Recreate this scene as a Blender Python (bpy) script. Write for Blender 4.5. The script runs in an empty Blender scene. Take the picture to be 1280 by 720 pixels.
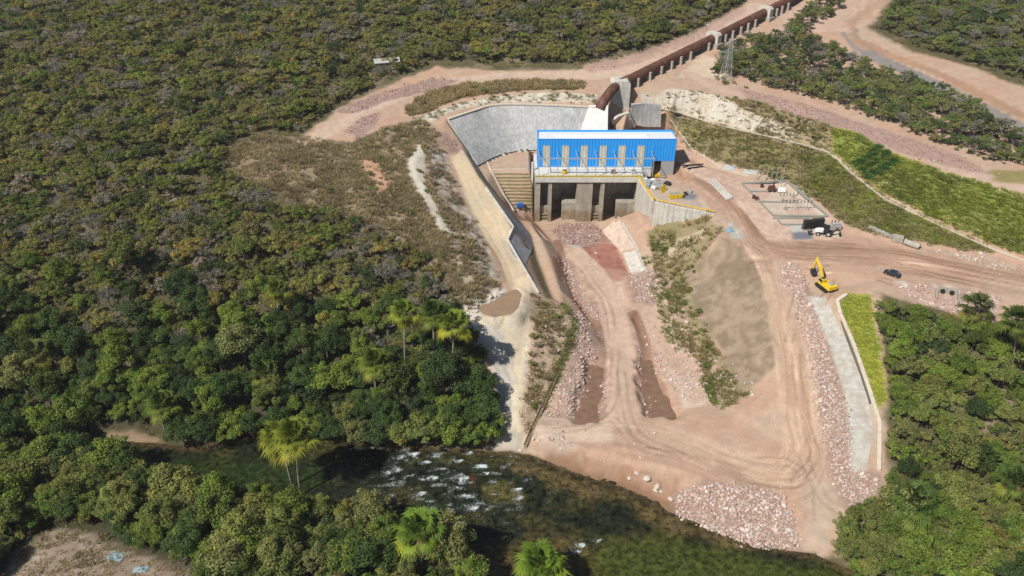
import bpy, math, random
import numpy as np
from mathutils import Vector, Matrix
from mathutils.geometry import delaunay_2d_cdt

# ------------------------------------------------------------------ camera, light, exposure
scn = bpy.context.scene
COL = scn.collection
CAM_H = 138.0
PITCH = math.radians(34.0)
FOC = 1004.0 / 1280.0                       # focal length in picture widths
cd = bpy.data.cameras.new('camera'); cam = bpy.data.objects.new('camera', cd); COL.objects.link(cam)
cd.sensor_width = 36.0; cd.lens = 36.0 * FOC; cd.clip_end = 3000; cd.clip_start = 1
cam.location = (0, 0, CAM_H); cam.rotation_euler = (math.radians(90) - PITCH, 0, 0)
scn.camera = cam
SUN_DIR = Vector((-0.485, -0.42, 0.767)).normalized()     # towards the sun
SUN_EL = math.asin(SUN_DIR.z); SUN_AZ = math.atan2(SUN_DIR.x, SUN_DIR.y)
w = bpy.data.worlds.new('World'); scn.world = w; w.use_nodes = True
nt = w.node_tree; bg = nt.nodes['Background']
sky = nt.nodes.new('ShaderNodeTexSky'); sky.sky_type = 'NISHITA'; sky.sun_disc = False
sky.sun_elevation = SUN_EL; sky.sun_rotation = SUN_AZ
nt.links.new(sky.outputs[0], bg.inputs[0]); bg.inputs[1].default_value = 0.055
sl = bpy.data.lights.new('sun', 'SUN'); so = bpy.data.objects.new('sun', sl); COL.objects.link(so)
sl.energy = 4.6; sl.angle = math.radians(0.53); sl.color = (1.0, 0.955, 0.88)
so.rotation_euler = SUN_DIR.to_track_quat('Z', 'Y').to_euler(); so.location = (-60, 60, 200)
vs = scn.view_settings; vs.view_transform = 'Standard'; vs.look = 'None'; vs.gamma = 1.0
vs.use_curve_mapping = False; vs.exposure = 0.13
cy = scn.cycles
cy.max_bounces = 5; cy.diffuse_bounces = 2; cy.glossy_bounces = 2; cy.transmission_bounces = 3; cy.transparent_max_bounces = 6
cy.caustics_reflective = False; cy.caustics_refractive = False
random.seed(7); RNG = np.random.default_rng(7)

# ------------------------------------------------------------------ survey helpers
_c, _s = math.cos(PITCH), math.sin(PITCH)
def ray(px, py):
    f = 1004.0
    return np.array([px - 640.0, f * _c + (360.0 - py) * _s, -f * _s + (360.0 - py) * _c])
def P(px, py, z):
    d = ray(px, py); t = (z - CAM_H) / d[2]
    return np.array([d[0] * t, d[1] * t, z])
def V(px, py, z): return Vector(P(px, py, z))

_lat = np.random.default_rng(3).random((256, 256))
def vnoise(x, y):
    xi = np.floor(x).astype(int); yi = np.floor(y).astype(int); fx = x - xi; fy = y - yi
    fx = fx * fx * (3 - 2 * fx); fy = fy * fy * (3 - 2 * fy)
    a = _lat[xi & 255, yi & 255]; b = _lat[(xi + 1) & 255, yi & 255]
    c = _lat[xi & 255, (yi + 1) & 255]; d = _lat[(xi + 1) & 255, (yi + 1) & 255]
    return (a * (1 - fx) + b * fx) * (1 - fy) + (c * (1 - fx) + d * fx) * fy
def fbm(x, y, scale, octv=4, seed=0):
    r = 0; amp = 1; tot = 0; x = x / scale + seed * 17.3; y = y / scale + seed * 9.7
    for o in range(octv):
        r = r + amp * vnoise(x, y); tot += amp; amp *= .55; x = x * 2.03 + 5.1; y = y * 2.03 + 1.7
    return r / tot * 2 - 1
def sstep(a, b, x):
    t = np.clip((x - a) / (b - a), 0, 1); return t * t * (3 - 2 * t)

# ------------------------------------------------------------------ terrain: surveyed break lines -> TIN -> grid
LINES = [
 # river edges (z = 0)
 [(-500,556,0),(-200,552,0),(0,545,0),(130,550,0),(200,556,0),(250,561,0),(290,548,0),(340,543,0),(420,546,0),(480,558,0),(540,560,0),(600,563,0),
  (650,566,0),(690,580,0),(730,595,0),(790,614,0),(840,640,0),(900,667,0),(960,686,0),(1020,694,0),(1080,722,0),(1200,780,0),(1500,880,0)],
 [(-500,606,0),(-200,596,0),(0,582,0),(110,580,0),(170,586,0),(215,602,0),(262,614,0),(300,618,0),(360,622,0),(430,632,0),(480,646,0),(550,676,0),(610,700,0),(700,728,0),
  (800,770,0),(1000,860,0),(1300,960,0)],
 # south bank land
 [(-500,700,4),(-150,660,4),(0,640,3.2),(100,650,3.2),(200,665,3),(300,690,3),(400,700,2.6),(500,715,2.2)],
 [(-500,900,8),(-100,800,6),(150,780,5),(350,780,4),(560,790,3)],
 # north-bank forest
 [(-500,480,7),(-150,470,7),(0,480,5.5),(100,515,3),(250,520,2.8),(400,515,3),(500,528,2.5),(590,545,2)],
 [(-500,330,22),(-150,340,20),(0,350,18),(100,350,18),(200,320,21),(300,330,20)],
 [(-150,430,10),(0,440,9),(200,445,9),(300,405,13),(450,430,9.5),(550,450,8.5),(600,480,6.5)],
 [(-500,200,31),(-150,200,30),(0,200,29),(150,190,30),(300,180,30.5)],
 [(-500,60,40),(0,60,39),(250,80,37),(400,100,35.5),(520,80,37)],
 [(-700,-60,47),(0,-40,45),(400,-40,45),(640,-40,46.5),(800,-40,47),(980,-40,50),(1300,-40,50),(1900,-40,52)],
 # left upland
 [(350,185,30),(300,240,26.5),(400,300,22.5),(500,350,17),(560,385,14),(590,400,12.4)],
 [(440,180,31),(470,240,27.6),(520,300,22.6),(560,345,17.6)],
 [(530,160,32.4),(518,205,29.8),(540,265,25.8),(578,325,20.2),(598,358,15.8)],
 # left berm edges
 [(560,150,33),(577,182,27.5),(600,222,24.5),(625,258,21.5),(640,285,19.5),(634,302,17.8),(650,328,15.6),(664,350,13.6),(672,366,12)],
 [(546,166,31.5),(562,200,26.6),(585,250,23),(605,290,19.6),(625,322,16.8),(632,342,14.8),(640,358,13.3)],
 # basin drain foot of slab
 [(597,207,21),(607,231,18.5),(632,256,14),(650,276,11.3),(663,294,9.6),(670,320,9),(681,350,8.6),(694,376,8.6)],
 [(608,203,20),(614,215,19.6),(630,245,13),(641,263,9.2),(655,276,9)],
 [(663,277,10.6),(676,297,10.2),(688,325,9.8),(699,360,9.4)],
 # wall top / foot
 [(560,150,33),(590,141,33),(617,131,33),(660,132,33),(745,135,33)],
 [(597,207,21),(625,194,20),(645,188,20),(690,186,20),(760,186,20)],
 [(764,150,26.5),(777,149,26.2),(792,152,25.2),(816,160,23.2),(846,158,23.5)],
 [(788,128,33.4),(806,127,33.2),(828,130,32.4)],
 # terrace garden
 [(614,215,19.6),(640,213,19.8),(668,213,19.8)],
 [(645,265,8),(656,266,7),(667,266,6)],
 # pit before the powerhouse
 [(669,279,3.2),(700,279,3.2),(740,278,3.2),(790,277,3.2)],
 [(676,297,6),(690,303,4.4),(705,330,4.4),(716,372,3.8)],
 # causeway centre road
 [(700,306,4.5),(728,360,4.6),(745,400,4.6),(755,450,4.6),(757,518,4.6)],
 [(757,312,4.2),(776,345,4.6),(787,395,4.6),(794,450,4.6),(803,518,4.6)],
 # ditches
 [(716,372,3.8),(736,398,3.4),(750,420,3.4),(748,460,3.35),(742,495,3.35),(733,522,3.5)],
 [(793,400,3.6),(806,430,3.4),(809,462,3.35),(820,495,3.35),(832,515,3.5)],
 # drain gutter
 [(704,380,8.8),(718,405,8.3),(710,430,7.6),(694,475,5.8),(675,517,3.8),(658,552,1)],
 # cream track
 [(655,372,12.6),(664,400,11),(661,440,9),(655,480,6.6),(650,520,4.2)],
 [(600,402,12),(618,430,10.2),(622,470,7.6),(630,505,5),(622,545,2.2)],
 # bank top
 [(658,545,3.2),(690,553,4),(760,566,4.2),(850,588,4.2),(930,617,3.6),(1000,650,2.6),(1026,682,1)],
 [(672,528,4.6),(715,528,4.2),(757,518,4.6)],
 [(803,518,4.6),(860,518,4.8),(915,522,5.2),(955,492,7.8)],
 # right slab crest / foot
 [(773,272,8.6),(795,310,8.2),(805,336,7.6),(812,345,6.6)],
 [(752,289,4),(775,315,4),(788,343,4.4)],
 # retaining wall foot, peninsula
 [(797,263,9.5),(808,284,10.5),(850,278,15),(886,267,19.5)],
 [(800,224,20),(819,252,20),(850,258.5,20),(890,266,20)],
 [(815,330,8.3),(845,302,12.5),(872,292,16.5),(902,287,19.6),(935,303,19.8)],
 [(820,362,6.6),(840,412,5.6),(868,462,5),(890,502,4.9)],
 [(858,345,10.2),(885,400,9),(905,442,7.6),(935,488,6)],
 [(940,312,19.6),(955,360,16.8),(967,420,13),(969,460,10),(955,492,7.8)],
 # right road and riprap, channel
 [(978,322,19.8),(1003,366,17.3),(1008,420,13.8),(1018,480,10.3),(1022,530,7.6),(1030,580,5.4),(1044,630,3.8),(1060,665,2)],
 [(1010,368,18),(1035,430,14.2),(1053,490,10.7),(1060,540,8.2),(1072,600,5.4),(1086,640,4)],
 [(1042,372,19),(1064,430,15),(1085,490,11.4),(1098,535,9),(1097,575,7.2),(1104,620,5)],
 [(1085,368,19.6),(1096,430,15.6),(1106,500,11.2),(1112,560,8)],
 [(1112,380,19.4),(1200,400,18),(1290,420,18),(1450,430,18)],
 [(1112,480,12.5),(1200,490,12),(1300,480,13),(1500,480,14)],
 [(1100,680,2),(1150,600,5.5),(1300,600,7),(1550,620,8)],
 [(1140,730,1.5),(1300,720,3.5),(1600,740,6)],
 # yard
 [(856,200,20),(905,214,20),(955,225,20),(1000,245,20),(1050,290,20),(1110,303,20),(1170,312,20),(1250,325,20),(1300,336,20),(1600,380,20)],
 [(862,226,20),(900,300,19.9),(960,300,20),(1100,350,20),(1200,355,20),(1320,380,19.6)],
 # bank path, road above
 [(838,138,29.5),(900,157,28.2),(940,166,28),(1000,180,28),(1035,190,27.6),(1065,215,27),(1110,250,25.2),(1180,283,22.8),(1245,312,20.9)],
 [(842,152,26),(858,186,20.6)],
 [(845,112,35),(900,122,34.2),(1000,146,33.2),(1040,161,33),(1100,187,32.4),(1180,216,31.6),(1280,243,31),(1500,310,30)],
 [(860,90,36),(920,108,35),(1010,135,34.2),(1100,165,33.6),(1200,200,32.8),(1290,228,32),(1500,300,31)],
 # hill
 [(420,140,32.6),(500,110,34),(600,96,35),(700,97,35.2),(770,95,36)],
 [(480,160,32.8),(560,128,34),(640,116,34.4),(740,120,34.6),(790,122,34.6)],
 [(790,112,35.2),(840,85,37),(890,58,39.5),(955,20,43.5),(985,2,46)],
 [(700,60,39),(800,40,41),(880,10,44.5)],
 [(960,60,39),(1060,80,37.5),(1150,120,36),(1280,178,34),(1500,260,33)],
 [(1040,20,43),(1075,50,40.5),(1150,85,38.5),(1290,150,36),(1500,240,35)],
 [(1120,0,46),(1300,70,41),(1500,130,40)],
]
WORLD_PTS = [(-420,700,62),(0,700,66),(420,700,66),(-420,450,50),(420,450,54),(-420,60,14),(-200,40,10),(0,40,2),(0,80,1),(100,40,1.5),(240,40,6),(420,60,12),(420,250,33),(-420,250,30)]
tv, tz, te = [], [], []
_key = {}
def _addp(p):
    k = (round(float(p[0]), 2), round(float(p[1]), 2))
    if k not in _key:
        _key[k] = len(tv); tv.append(Vector(k)); tz.append(float(p[2]))
    return _key[k]
for ln in LINES:
    prev = None
    for q in ln:
        i = _addp(P(*q))
        if prev is not None and prev != i: te.append((prev, i))
        prev = i
for q in WORLD_PTS: _addp(q)
# powerhouse pit: floor at the front, yard level behind (the step lies inside the concrete)
for q in [(7,248.8,3.2),(43,248.8,3.2),(7,251,20),(43,251,20),(56,248,20),(58,262,20),(44,243,20)]: _addp(q)
ov, oe, of_, orig, _, _ = delaunay_2d_cdt(tv, te, [], 0, 1e-3)
oz = np.full(len(ov), np.nan)
for i, o in enumerate(orig):
    if o: oz[i] = tz[o[0]]
oxy = np.array([(v.x, v.y) for v in ov])
_tvn = np.array([(v.x, v.y) for v in tv]); _tzn = np.array(tz)
for i in np.where(np.isnan(oz))[0]:
    d2 = ((_tvn - oxy[i])**2).sum(1); k = np.argsort(d2)[:3]; ww = 1 / (d2[k] + .01)
    oz[i] = (ww * _tzn[k]).sum() / ww.sum()
print('TIN', len(ov), 'crossings', int(len(ov) - len(tv)))
gx = np.concatenate([np.arange(-330, -66, 1.6), np.arange(-66, 125, .42), np.arange(125, 330, 1.6)])
gy = np.concatenate([np.arange(45, 108, 1.2), np.arange(108, 305, .42), np.arange(305, 640, 2.0)])
NX, NY = len(gx), len(gy)
GZ = np.full((NY, NX), np.nan)
for f in of_:
    p = oxy[list(f)[:3]]; z = oz[list(f)[:3]]
    i0, i1 = np.searchsorted(gx, [p[:, 0].min() - .01, p[:, 0].max() + .01])
    j0, j1 = np.searchsorted(gy, [p[:, 1].min() - .01, p[:, 1].max() + .01])
    if i1 <= i0 or j1 <= j0: continue
    X, Y = np.meshgrid(gx[i0:i1], gy[j0:j1])
    d = (p[1,1]-p[2,1])*(p[0,0]-p[2,0])+(p[2,0]-p[1,0])*(p[0,1]-p[2,1])
    if abs(d) < 1e-9: continue
    a = ((p[1,1]-p[2,1])*(X-p[2,0])+(p[2,0]-p[1,0])*(Y-p[2,1]))/d
    b = ((p[2,1]-p[0,1])*(X-p[2,0])+(p[0,0]-p[2,0])*(Y-p[2,1]))/d
    c = 1-a-b; m = (a > -1e-6) & (b > -1e-6) & (c > -1e-6)
    sub = GZ[j0:j1, i0:i1]; sub[m] = (a*z[0]+b*z[1]+c*z[2])[m]
GZ[np.isnan(GZ)] = 30.0
def blur(a, n=1):
    for _ in range(n):
        b = np.pad(a, 1, mode='edge')
        a = (b[:-2,1:-1]+b[2:,1:-1]+b[1:-1,:-2]+b[1:-1,2:]+2*a)/6
    return a
GZ = blur(GZ, 2)
GX, GY = np.meshgrid(gx, gy)

def poly_sd(poly, X, Y):
    """signed distance (inside positive) to a polygon"""
    poly = np.asarray(poly)[:, :2]; n = len(poly)
    d2 = np.full(X.shape, 1e18); ins = np.zeros(X.shape, bool)
    for i in range(n):
        a = poly[i]; b = poly[(i+1) % n]; e = b-a; wx = X-a[0]; wy = Y-a[1]
        t = np.clip((wx*e[0]+wy*e[1])/max(e@e, 1e-9), 0, 1)
        d2 = np.minimum(d2, (wx-e[0]*t)**2+(wy-e[1]*t)**2)
        c = ((a[1] > Y) != (b[1] > Y)); dd = b[1]-a[1] if abs(b[1]-a[1]) > 1e-12 else 1e-12
        ins ^= c & (X < (b[0]-a[0])*(Y-a[1])/dd+a[0])
    d = np.sqrt(d2); return np.where(ins, d, -d)
def line_d(pts, X, Y):
    pts = np.asarray(pts)[:, :2]; d2 = np.full(X.shape, 1e18)
    for a, b in zip(pts[:-1], pts[1:]):
        e = b-a; wx = X-a[0]; wy = Y-a[1]; t = np.clip((wx*e[0]+wy*e[1])/max(e@e, 1e-9), 0, 1)
        d2 = np.minimum(d2, (wx-e[0]*t)**2+(wy-e[1]*t)**2)
    return np.sqrt(d2)
def window(poly, pad):
    p = np.asarray(poly)
    i0, i1 = np.searchsorted(gx, [p[:,0].min()-pad, p[:,0].max()+pad]); j0, j1 = np.searchsorted(gy, [p[:,1].min()-pad, p[:,1].max()+pad])
    return slice(j0, j1), slice(i0, i1)
def hgt(x, y):
    x = np.asarray(x, float); y = np.asarray(y, float)
    fi = np.clip(np.interp(x, gx, np.arange(NX)), 0, NX-1.001); fj = np.clip(np.interp(y, gy, np.arange(NY)), 0, NY-1.001)
    i = fi.astype(int); j = fj.astype(int); a = fi-i; b = fj-j
    return (GZ[j,i]*(1-a)+GZ[j,i+1]*a)*(1-b)+(GZ[j+1,i]*(1-a)+GZ[j+1,i+1]*a)*b
_yy = np.arange(62, 620, .4)
def G(px, py):
    """the surveyed ground point that the survey sight line (px, py) meets"""
    d = ray(px, py); x = _yy*d[0]/d[1]; z = CAM_H+_yy*d[2]/d[1]; h = hgt(x, _yy)
    k = np.where(z < h)[0]
    if len(k) == 0: k = [len(_yy)-1]
    k = max(k[0], 1); a = z[k-1]-h[k-1]; b = h[k]-z[k]; t = a/(a+b+1e-9)
    y = _yy[k-1]+t*.4
    return np.array([y*d[0]/d[1], y, float(hgt(y*d[0]/d[1], y))])
def GP(pts): return [G(*q) for q in pts]
def dense(poly, n=4):
    """subdivide a picture outline before it is laid on the ground"""
    out = []
    for a, b in zip(poly, poly[1:]+poly[:1]):
        for k in range(n): out.append((a[0]+(b[0]-a[0])*k/n, a[1]+(b[1]-a[1])*k/n))
    return out
def denseline(pts, n=4):
    out = []
    for a, b in zip(pts[:-1], pts[1:]):
        for k in range(n): out.append((a[0]+(b[0]-a[0])*k/n, a[1]+(b[1]-a[1])*k/n))
    return out+[pts[-1]]


def ruled_pts(U, Lw, n=160, m=60):
    U = np.array(U); Lw = np.array(Lw)
    def res(p, k):
        d = np.concatenate([[0], np.cumsum(np.linalg.norm(np.diff(p, axis=0), axis=1))]); t = np.linspace(0, d[-1], k); return np.stack([np.interp(t, d, p[:, i]) for i in range(3)], 1)
    u, l = res(U, n), res(Lw, n); t = np.linspace(0, 1, m)[None, :, None]; return (u[:, None]*(1-t)+l[:, None]*t).reshape(-1, 3)
def press(U, Lw, drop=.5):
    """cut the land back behind a cast lining"""
    p = ruled_pts(U, Lw); i = np.clip(np.rint(np.interp(p[:, 0], gx, np.arange(NX))).astype(int), 0, NX-1); j = np.clip(np.rint(np.interp(p[:, 1], gy, np.arange(NY))).astype(int), 0, NY-1)
    for di in (-1, 0, 1):
        for dj in (-1, 0, 1): np.minimum.at(GZ, (np.clip(j+dj, 0, NY-1), np.clip(i+di, 0, NX-1)), p[:, 2]-drop)
def lay(U, Lw):
    p = ruled_pts(U, Lw, 240, 90); i = np.clip(np.rint(np.interp(p[:, 0], gx, np.arange(NX))).astype(int), 0, NX-1); j = np.clip(np.rint(np.interp(p[:, 1], gy, np.arange(NY))).astype(int), 0, NY-1); GZ[j, i] = p[:, 2]
def level(pts, z, blend, only_down=False):
    global GZ
    w_ = window(pts, blend+2); m = sstep(-blend, 0, poly_sd(pts, GX[w_], GY[w_])); m = np.clip(m+(blend > 1)*fbm(GX[w_], GY[w_], 3, 3, 77)*.9*m*(1-m)*4, 0, 1); new = GZ[w_]*(1-m)+z*m; GZ[w_] = np.minimum(GZ[w_], new) if only_down else new
press([P(560,150,33),P(590,141,33),P(617,131,33),P(660,132,33),P(745,135,33)], [P(597,207,21),P(612,200,20.2),P(627,193,19.8),P(652,187.5,19.7),P(762,186,19.7)], .4)
press([P(789,130,33),P(806,128.5,33),P(826,131,32.3)], [P(790,154,25),P(806,158,24),P(826,158,24)], .4)
press([P(764,151,28),P(773,144,29.5),P(786,140,30.3)], [P(766,166,22),P(778,162,23),P(794,157,24.4)], .4)
lay([P(610,203,20),P(640,197,19.8),P(668,190,19.8)], [P(614,214,19.7),P(640,213,19.7),P(668,213,19.7)])
lay([P(614,214,19.7),P(640,213,19.7),P(668,213,19.7)], [P(643,264,8),P(656,266,7),P(668,266,6)])
_r = lambda x0, x1, y0, y1: [(x0,y0),(x1,y0),(x1,y1),(x0,y1)]
level(_r(6.5, 7.4, 244, 262), 16, .3, True); level(_r(7.8, 43.2, 249.5, 258), 17.5, .3); level(_r(7.6, 43, 239.3, 248.8), 3.2, .5, True)
level(_r(20, 37, 258.6, 268), 19.6, .5, True)
level([P(790,155,24),P(808,159,23.4),P(826,159,23.2),P(846,163,22),P(852,188,20),(57,259,20),(38,261,20)], 20.6, .5, True)
level(_r(45.5, 57, 239.5, 247.8), 17.5, 4.0, True)
level([P(a, b, 12.6) for a, b in [(597,384),(612,379),(632,366),(646,360),(652,368),(648,384),(640,394),(618,397),(604,393)]], 13.0, 4.0)
level([P(a, b, 12.6) for a, b in [(600,384),(613,380),(632,368),(645,363),(650,368),(646,384),(638,392),(618,395),(606,391)]], 11.9, .8)
for pp_ in ([(738,460),(752,462),(752,490),(744,505),(745,526),(722,528),(727,505),(736,485)],[(803,455),(812,455),(818,485),(832,500),(840,520),(815,518),(806,490)]): level([P(a, b, 3.2) for a, b in pp_], 2.6, 3.2, True)
GZ = blur(GZ, 1)
# ground relief
RIV = [P(*q) for q in LINES[0]]+[P(*q) for q in LINES[1]][::-1]
riv_sd = poly_sd(RIV, GX, GY)+fbm(GX, GY, 5, 3, 8)*.9
SITE_PX = [(378,172),(420,138),(500,100),(545,83),(620,88),(720,88),(800,70),(870,45),(930,5),(960,-30),(1060,-30),(1120,-10),(1085,35),(1140,65),(1220,85),(1285,112),(1345,150),
 (1345,400),(1280,412),(1190,388),(1105,368),(1098,420),(1105,500),(1106,620),(1060,690),(1020,696),(960,688),(900,669),(840,642),(790,616),(730,597),(690,582),(650,568),(612,560),
 (622,500),(600,440),(585,405),(600,365),(575,325),(535,270),(512,210),(520,165),(480,160),(440,178)]
SITE = GP(dense(SITE_PX, 3))
site_sd = poly_sd(SITE, GX, GY)
wild = sstep(2, -6, site_sd)
GZ = GZ + wild*(fbm(GX, GY, 18, 3, 1)*.8) + fbm(GX, GY, 5, 3, 2)*(.06+.18*wild) + fbm(GX, GY, 1.6, 2, 5)*(.03+.05*wild)
GZ = np.where(riv_sd > -3, np.where(riv_sd > 0, -np.minimum(.30*riv_sd, 1.35), np.minimum(GZ, np.maximum(GZ*sstep(0, 3, -riv_sd), -.22*riv_sd))), GZ)

# ------------------------------------------------------------------ object helpers
def tag(o, label=None, cat=None, group=None, kind=None):
    if label: o['label'] = label
    if cat: o['category'] = cat; o['kind'] = 'thing'
    if group: o['group'] = group
    if kind: o['kind'] = kind
    return o
def thing(name, label, cat, loc=(0,0,0), rz=0.0, group=None):
    o = bpy.data.objects.new(name, None); COL.objects.link(o); o.empty_display_size = .3
    o.location = loc; o.rotation_euler = (0, 0, rz)
    return tag(o, label, cat, group)
def link(name, me, m=None, parent=None):
    o = bpy.data.objects.new(name, me); COL.objects.link(o)
    if m is not None and len(me.materials) == 0: me.materials.append(m)
    if parent is not None: o.parent = parent
    return o
def mesh_np(name, co, faces, nper):
    """mesh from arrays; faces is (n, nper)"""
    me = bpy.data.meshes.new(name); co = np.asarray(co, 'f'); faces = np.asarray(faces, 'i')
    me.vertices.add(len(co)); me.vertices.foreach_set('co', co.ravel())
    me.loops.add(faces.size); me.loops.foreach_set('vertex_index', faces.ravel())
    me.polygons.add(len(faces)); me.polygons.foreach_set('loop_start', np.arange(0, faces.size, nper).astype('i'))
    me.update(calc_edges=True); return me
class MB:
    def __init__(s): s.v = []; s.f = []
    def add(s, v, f):
        n = len(s.v); s.v += [tuple(q) for q in v]; s.f += [tuple(i+n for i in q) for q in f]; return s
    def hexa(s, b, t):
        n = len(b)
        return s.add(list(b)+list(t), [tuple(range(n))[::-1], tuple(range(n, 2*n))]+[(i, (i+1) % n, n+(i+1) % n, n+i) for i in range(n)])
    def box(s, c, size, rz=0, top=1.0):
        x, y, z = size[0]/2, size[1]/2, size[2]/2; R = Matrix.Rotation(rz, 3, 'Z'); c = Vector(c)
        B = [(-x,-y),(x,-y),(x,y),(-x,y)]
        return s.hexa([c+R@Vector((p[0],p[1],-z)) for p in B], [c+R@Vector((p[0]*top,p[1]*top,z)) for p in B])
    def bbox(s, x0, x1, y0, y1, z0, z1): return s.box(((x0+x1)/2,(y0+y1)/2,(z0+z1)/2), (abs(x1-x0),abs(y1-y0),abs(z1-z0)))
    def bar(s, a, b, wx, wz=None):
        wz = wz or wx; a = Vector(a); b = Vector(b); d = (b-a).normalized()
        u = d.cross(Vector((0,0,1)));  u = Vector((1,0,0)) if u.length < 1e-4 else u.normalized(); n = u.cross(d)
        B = [(-1,-1),(1,-1),(1,1),(-1,1)]
        return s.hexa([a+u*p[0]*wx/2+n*p[1]*wz/2 for p in B], [b+u*p[0]*wx/2+n*p[1]*wz/2 for p in B])
    def tube(s, pts, r, n=12, caps=True):
        pts = [Vector(p) for p in pts]; rs = r if isinstance(r, (list, tuple)) else [r]*len(pts); base = len(s.v)
        for i, p in enumerate(pts):
            d = (pts[min(i+1, len(pts)-1)]-pts[max(i-1, 0)]).normalized()
            u = d.cross(Vector((0,0,1))); u = Vector((1,0,0)) if u.length < 1e-3 else u.normalized(); q = u.cross(d)
            for k in range(n):
                a = 2*math.pi*k/n; s.v.append(tuple(p+(u*math.cos(a)+q*math.sin(a))*rs[i]))
        for i in range(len(pts)-1):
            for k in range(n): s.f.append((base+i*n+k, base+i*n+(k+1) % n, base+(i+1)*n+(k+1) % n, base+(i+1)*n+k))
        if caps: s.f.append(tuple(base+k for k in range(n))[::-1]); s.f.append(tuple(base+(len(pts)-1)*n+k for k in range(n)))
        return s
    def disc(s, c, axis, r, wdt, n=20):
        c = Vector(c); a = Vector(axis).normalized(); return s.tube([c-a*wdt/2, c+a*wdt/2], r, n)
    def prism(s, poly, axis, lo, hi):
        """extrude a 2-D outline; axis 'x' takes (y, z), 'y' takes (x, z), 'z' takes (x, y)"""
        f = {'x': lambda p, t: (t, p[0], p[1]), 'y': lambda p, t: (p[0], t, p[1]), 'z': lambda p, t: (p[0], p[1], t)}[axis]
        return s.hexa([f(p, lo) for p in poly], [f(p, hi) for p in poly])
    def build(s, name, m, parent=None, smooth=False, bevel=0):
        me = bpy.data.meshes.new(name); me.from_pydata(s.v, [], s.f)
        import bmesh
        bm = bmesh.new(); bm.from_mesh(me); bmesh.ops.recalc_face_normals(bm, faces=bm.faces[:])
        if bevel: bmesh.ops.bevel(bm, geom=[e for e in bm.edges if len(e.link_faces) == 2 and e.calc_face_angle() > .5], offset=bevel, segments=2, affect='EDGES', profile=.6)
        bm.to_mesh(me); bm.free()
        if smooth:
            for p in me.polygons: p.use_smooth = True
        return link(name, me, m, parent)

# ------------------------------------------------------------------ materials
MATS = {}
def mat(name, col, rough=.7, metal=0.0, var=.12, vscale=1.2, bump=0.0, bscale=6.0, spec=.3, stain=None, stain_amt=0.0, stain_scale=.4, extra=None):
    if name in MATS: return MATS[name]
    m = bpy.data.materials.new(name); m.use_nodes = True; t = m.node_tree; N = t.nodes; L = t.links
    b = N['Principled BSDF']; b.inputs['Roughness'].default_value = rough; b.inputs['Metallic'].default_value = metal
    b.inputs['Specular IOR Level'].default_value = spec
    g = N.new('ShaderNodeNewGeometry')
    n1 = N.new('ShaderNodeTexNoise'); n1.inputs['Scale'].default_value = vscale; n1.inputs['Detail'].default_value = 5; L.new(g.outputs['Position'], n1.inputs['Vector'])
    r = N.new('ShaderNodeMapRange'); r.inputs[1].default_value = .25; r.inputs[2].default_value = .75; r.inputs[3].default_value = 1-var; r.inputs[4].default_value = 1+var
    L.new(n1.outputs['Fac'], r.inputs[0])
    mx = N.new('ShaderNodeMix'); mx.data_type = 'RGBA'; mx.blend_type = 'MULTIPLY'; mx.inputs[0].default_value = 1; mx.inputs[6].default_value = (*col, 1); L.new(r.outputs[0], mx.inputs[7])
    out = mx.outputs[2]
    if stain:
        n2 = N.new('ShaderNodeTexNoise'); n2.inputs['Scale'].default_value = stain_scale; n2.inputs['Detail'].default_value = 7; n2.inputs['Roughness'].default_value = .65; L.new(g.outputs['Position'], n2.inputs['Vector'])
        r2 = N.new('ShaderNodeMapRange'); r2.inputs[1].default_value = .48; r2.inputs[2].default_value = .68; r2.inputs[4].default_value = stain_amt; L.new(n2.outputs['Fac'], r2.inputs[0])
        m2 = N.new('ShaderNodeMix'); m2.data_type = 'RGBA'; L.new(r2.outputs[0], m2.inputs[0]); L.new(out, m2.inputs[6]); m2.inputs[7].default_value = (*stain, 1); out = m2.outputs[2]
    if extra: out = extra(N, L, g, out)
    L.new(out, b.inputs['Base Color'])
    if bump:
        n3 = N.new('ShaderNodeTexNoise'); n3.inputs['Scale'].default_value = bscale; n3.inputs['Detail'].default_value = 6; L.new(g.outputs['Position'], n3.inputs['Vector'])
        bp = N.new('ShaderNodeBump'); bp.inputs['Strength'].default_value = 1; bp.inputs['Distance'].default_value = bump; L.new(n3.outputs['Fac'], bp.inputs['Height']); L.new(bp.outputs[0], b.inputs['Normal'])
    MATS[name] = m; return m

# ------------------------------------------------------------------ ground colours (albedo, laid out on the land)
PINK = (.435,.285,.205); PALE = (.455,.335,.245); CREAM = (.56,.47,.335); TRACK = (.34,.22,.15); DRY = (.235,.185,.105); GREEN = (.155,.20,.035)
GREY = (.40,.385,.35); REDMUD = (.29,.135,.09); MATC = (.235,.18,.12); CHALK = (.56,.52,.44); RUBBLE = (.36,.25,.20); MAUVE = (.33,.225,.19); MUD = (.31,.215,.14)
warp = fbm(GX, GY, 7, 4, 11)*1.6+fbm(GX, GY, 1.7, 3, 12)*.7
mot = fbm(GX, GY, 9, 5, 21); fine = fbm(GX, GY, 1.5, 4, 22)
def A(c): return np.array(c)[None, None, :]
patch = sstep(.12, .5, fbm(GX, GY, 14, 5, 31))*.7
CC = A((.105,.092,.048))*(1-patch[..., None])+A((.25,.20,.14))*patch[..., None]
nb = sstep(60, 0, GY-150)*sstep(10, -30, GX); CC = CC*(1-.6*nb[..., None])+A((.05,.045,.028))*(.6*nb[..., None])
m = sstep(-1.2, 1.2, site_sd+warp*1.2)
pm = sstep(-.35, .4, mot)[..., None]
CC = CC*(1-m[..., None])+(A(PINK)*pm+A(PALE)*(1-pm))*m[..., None]
ZMASK = {}
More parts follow.
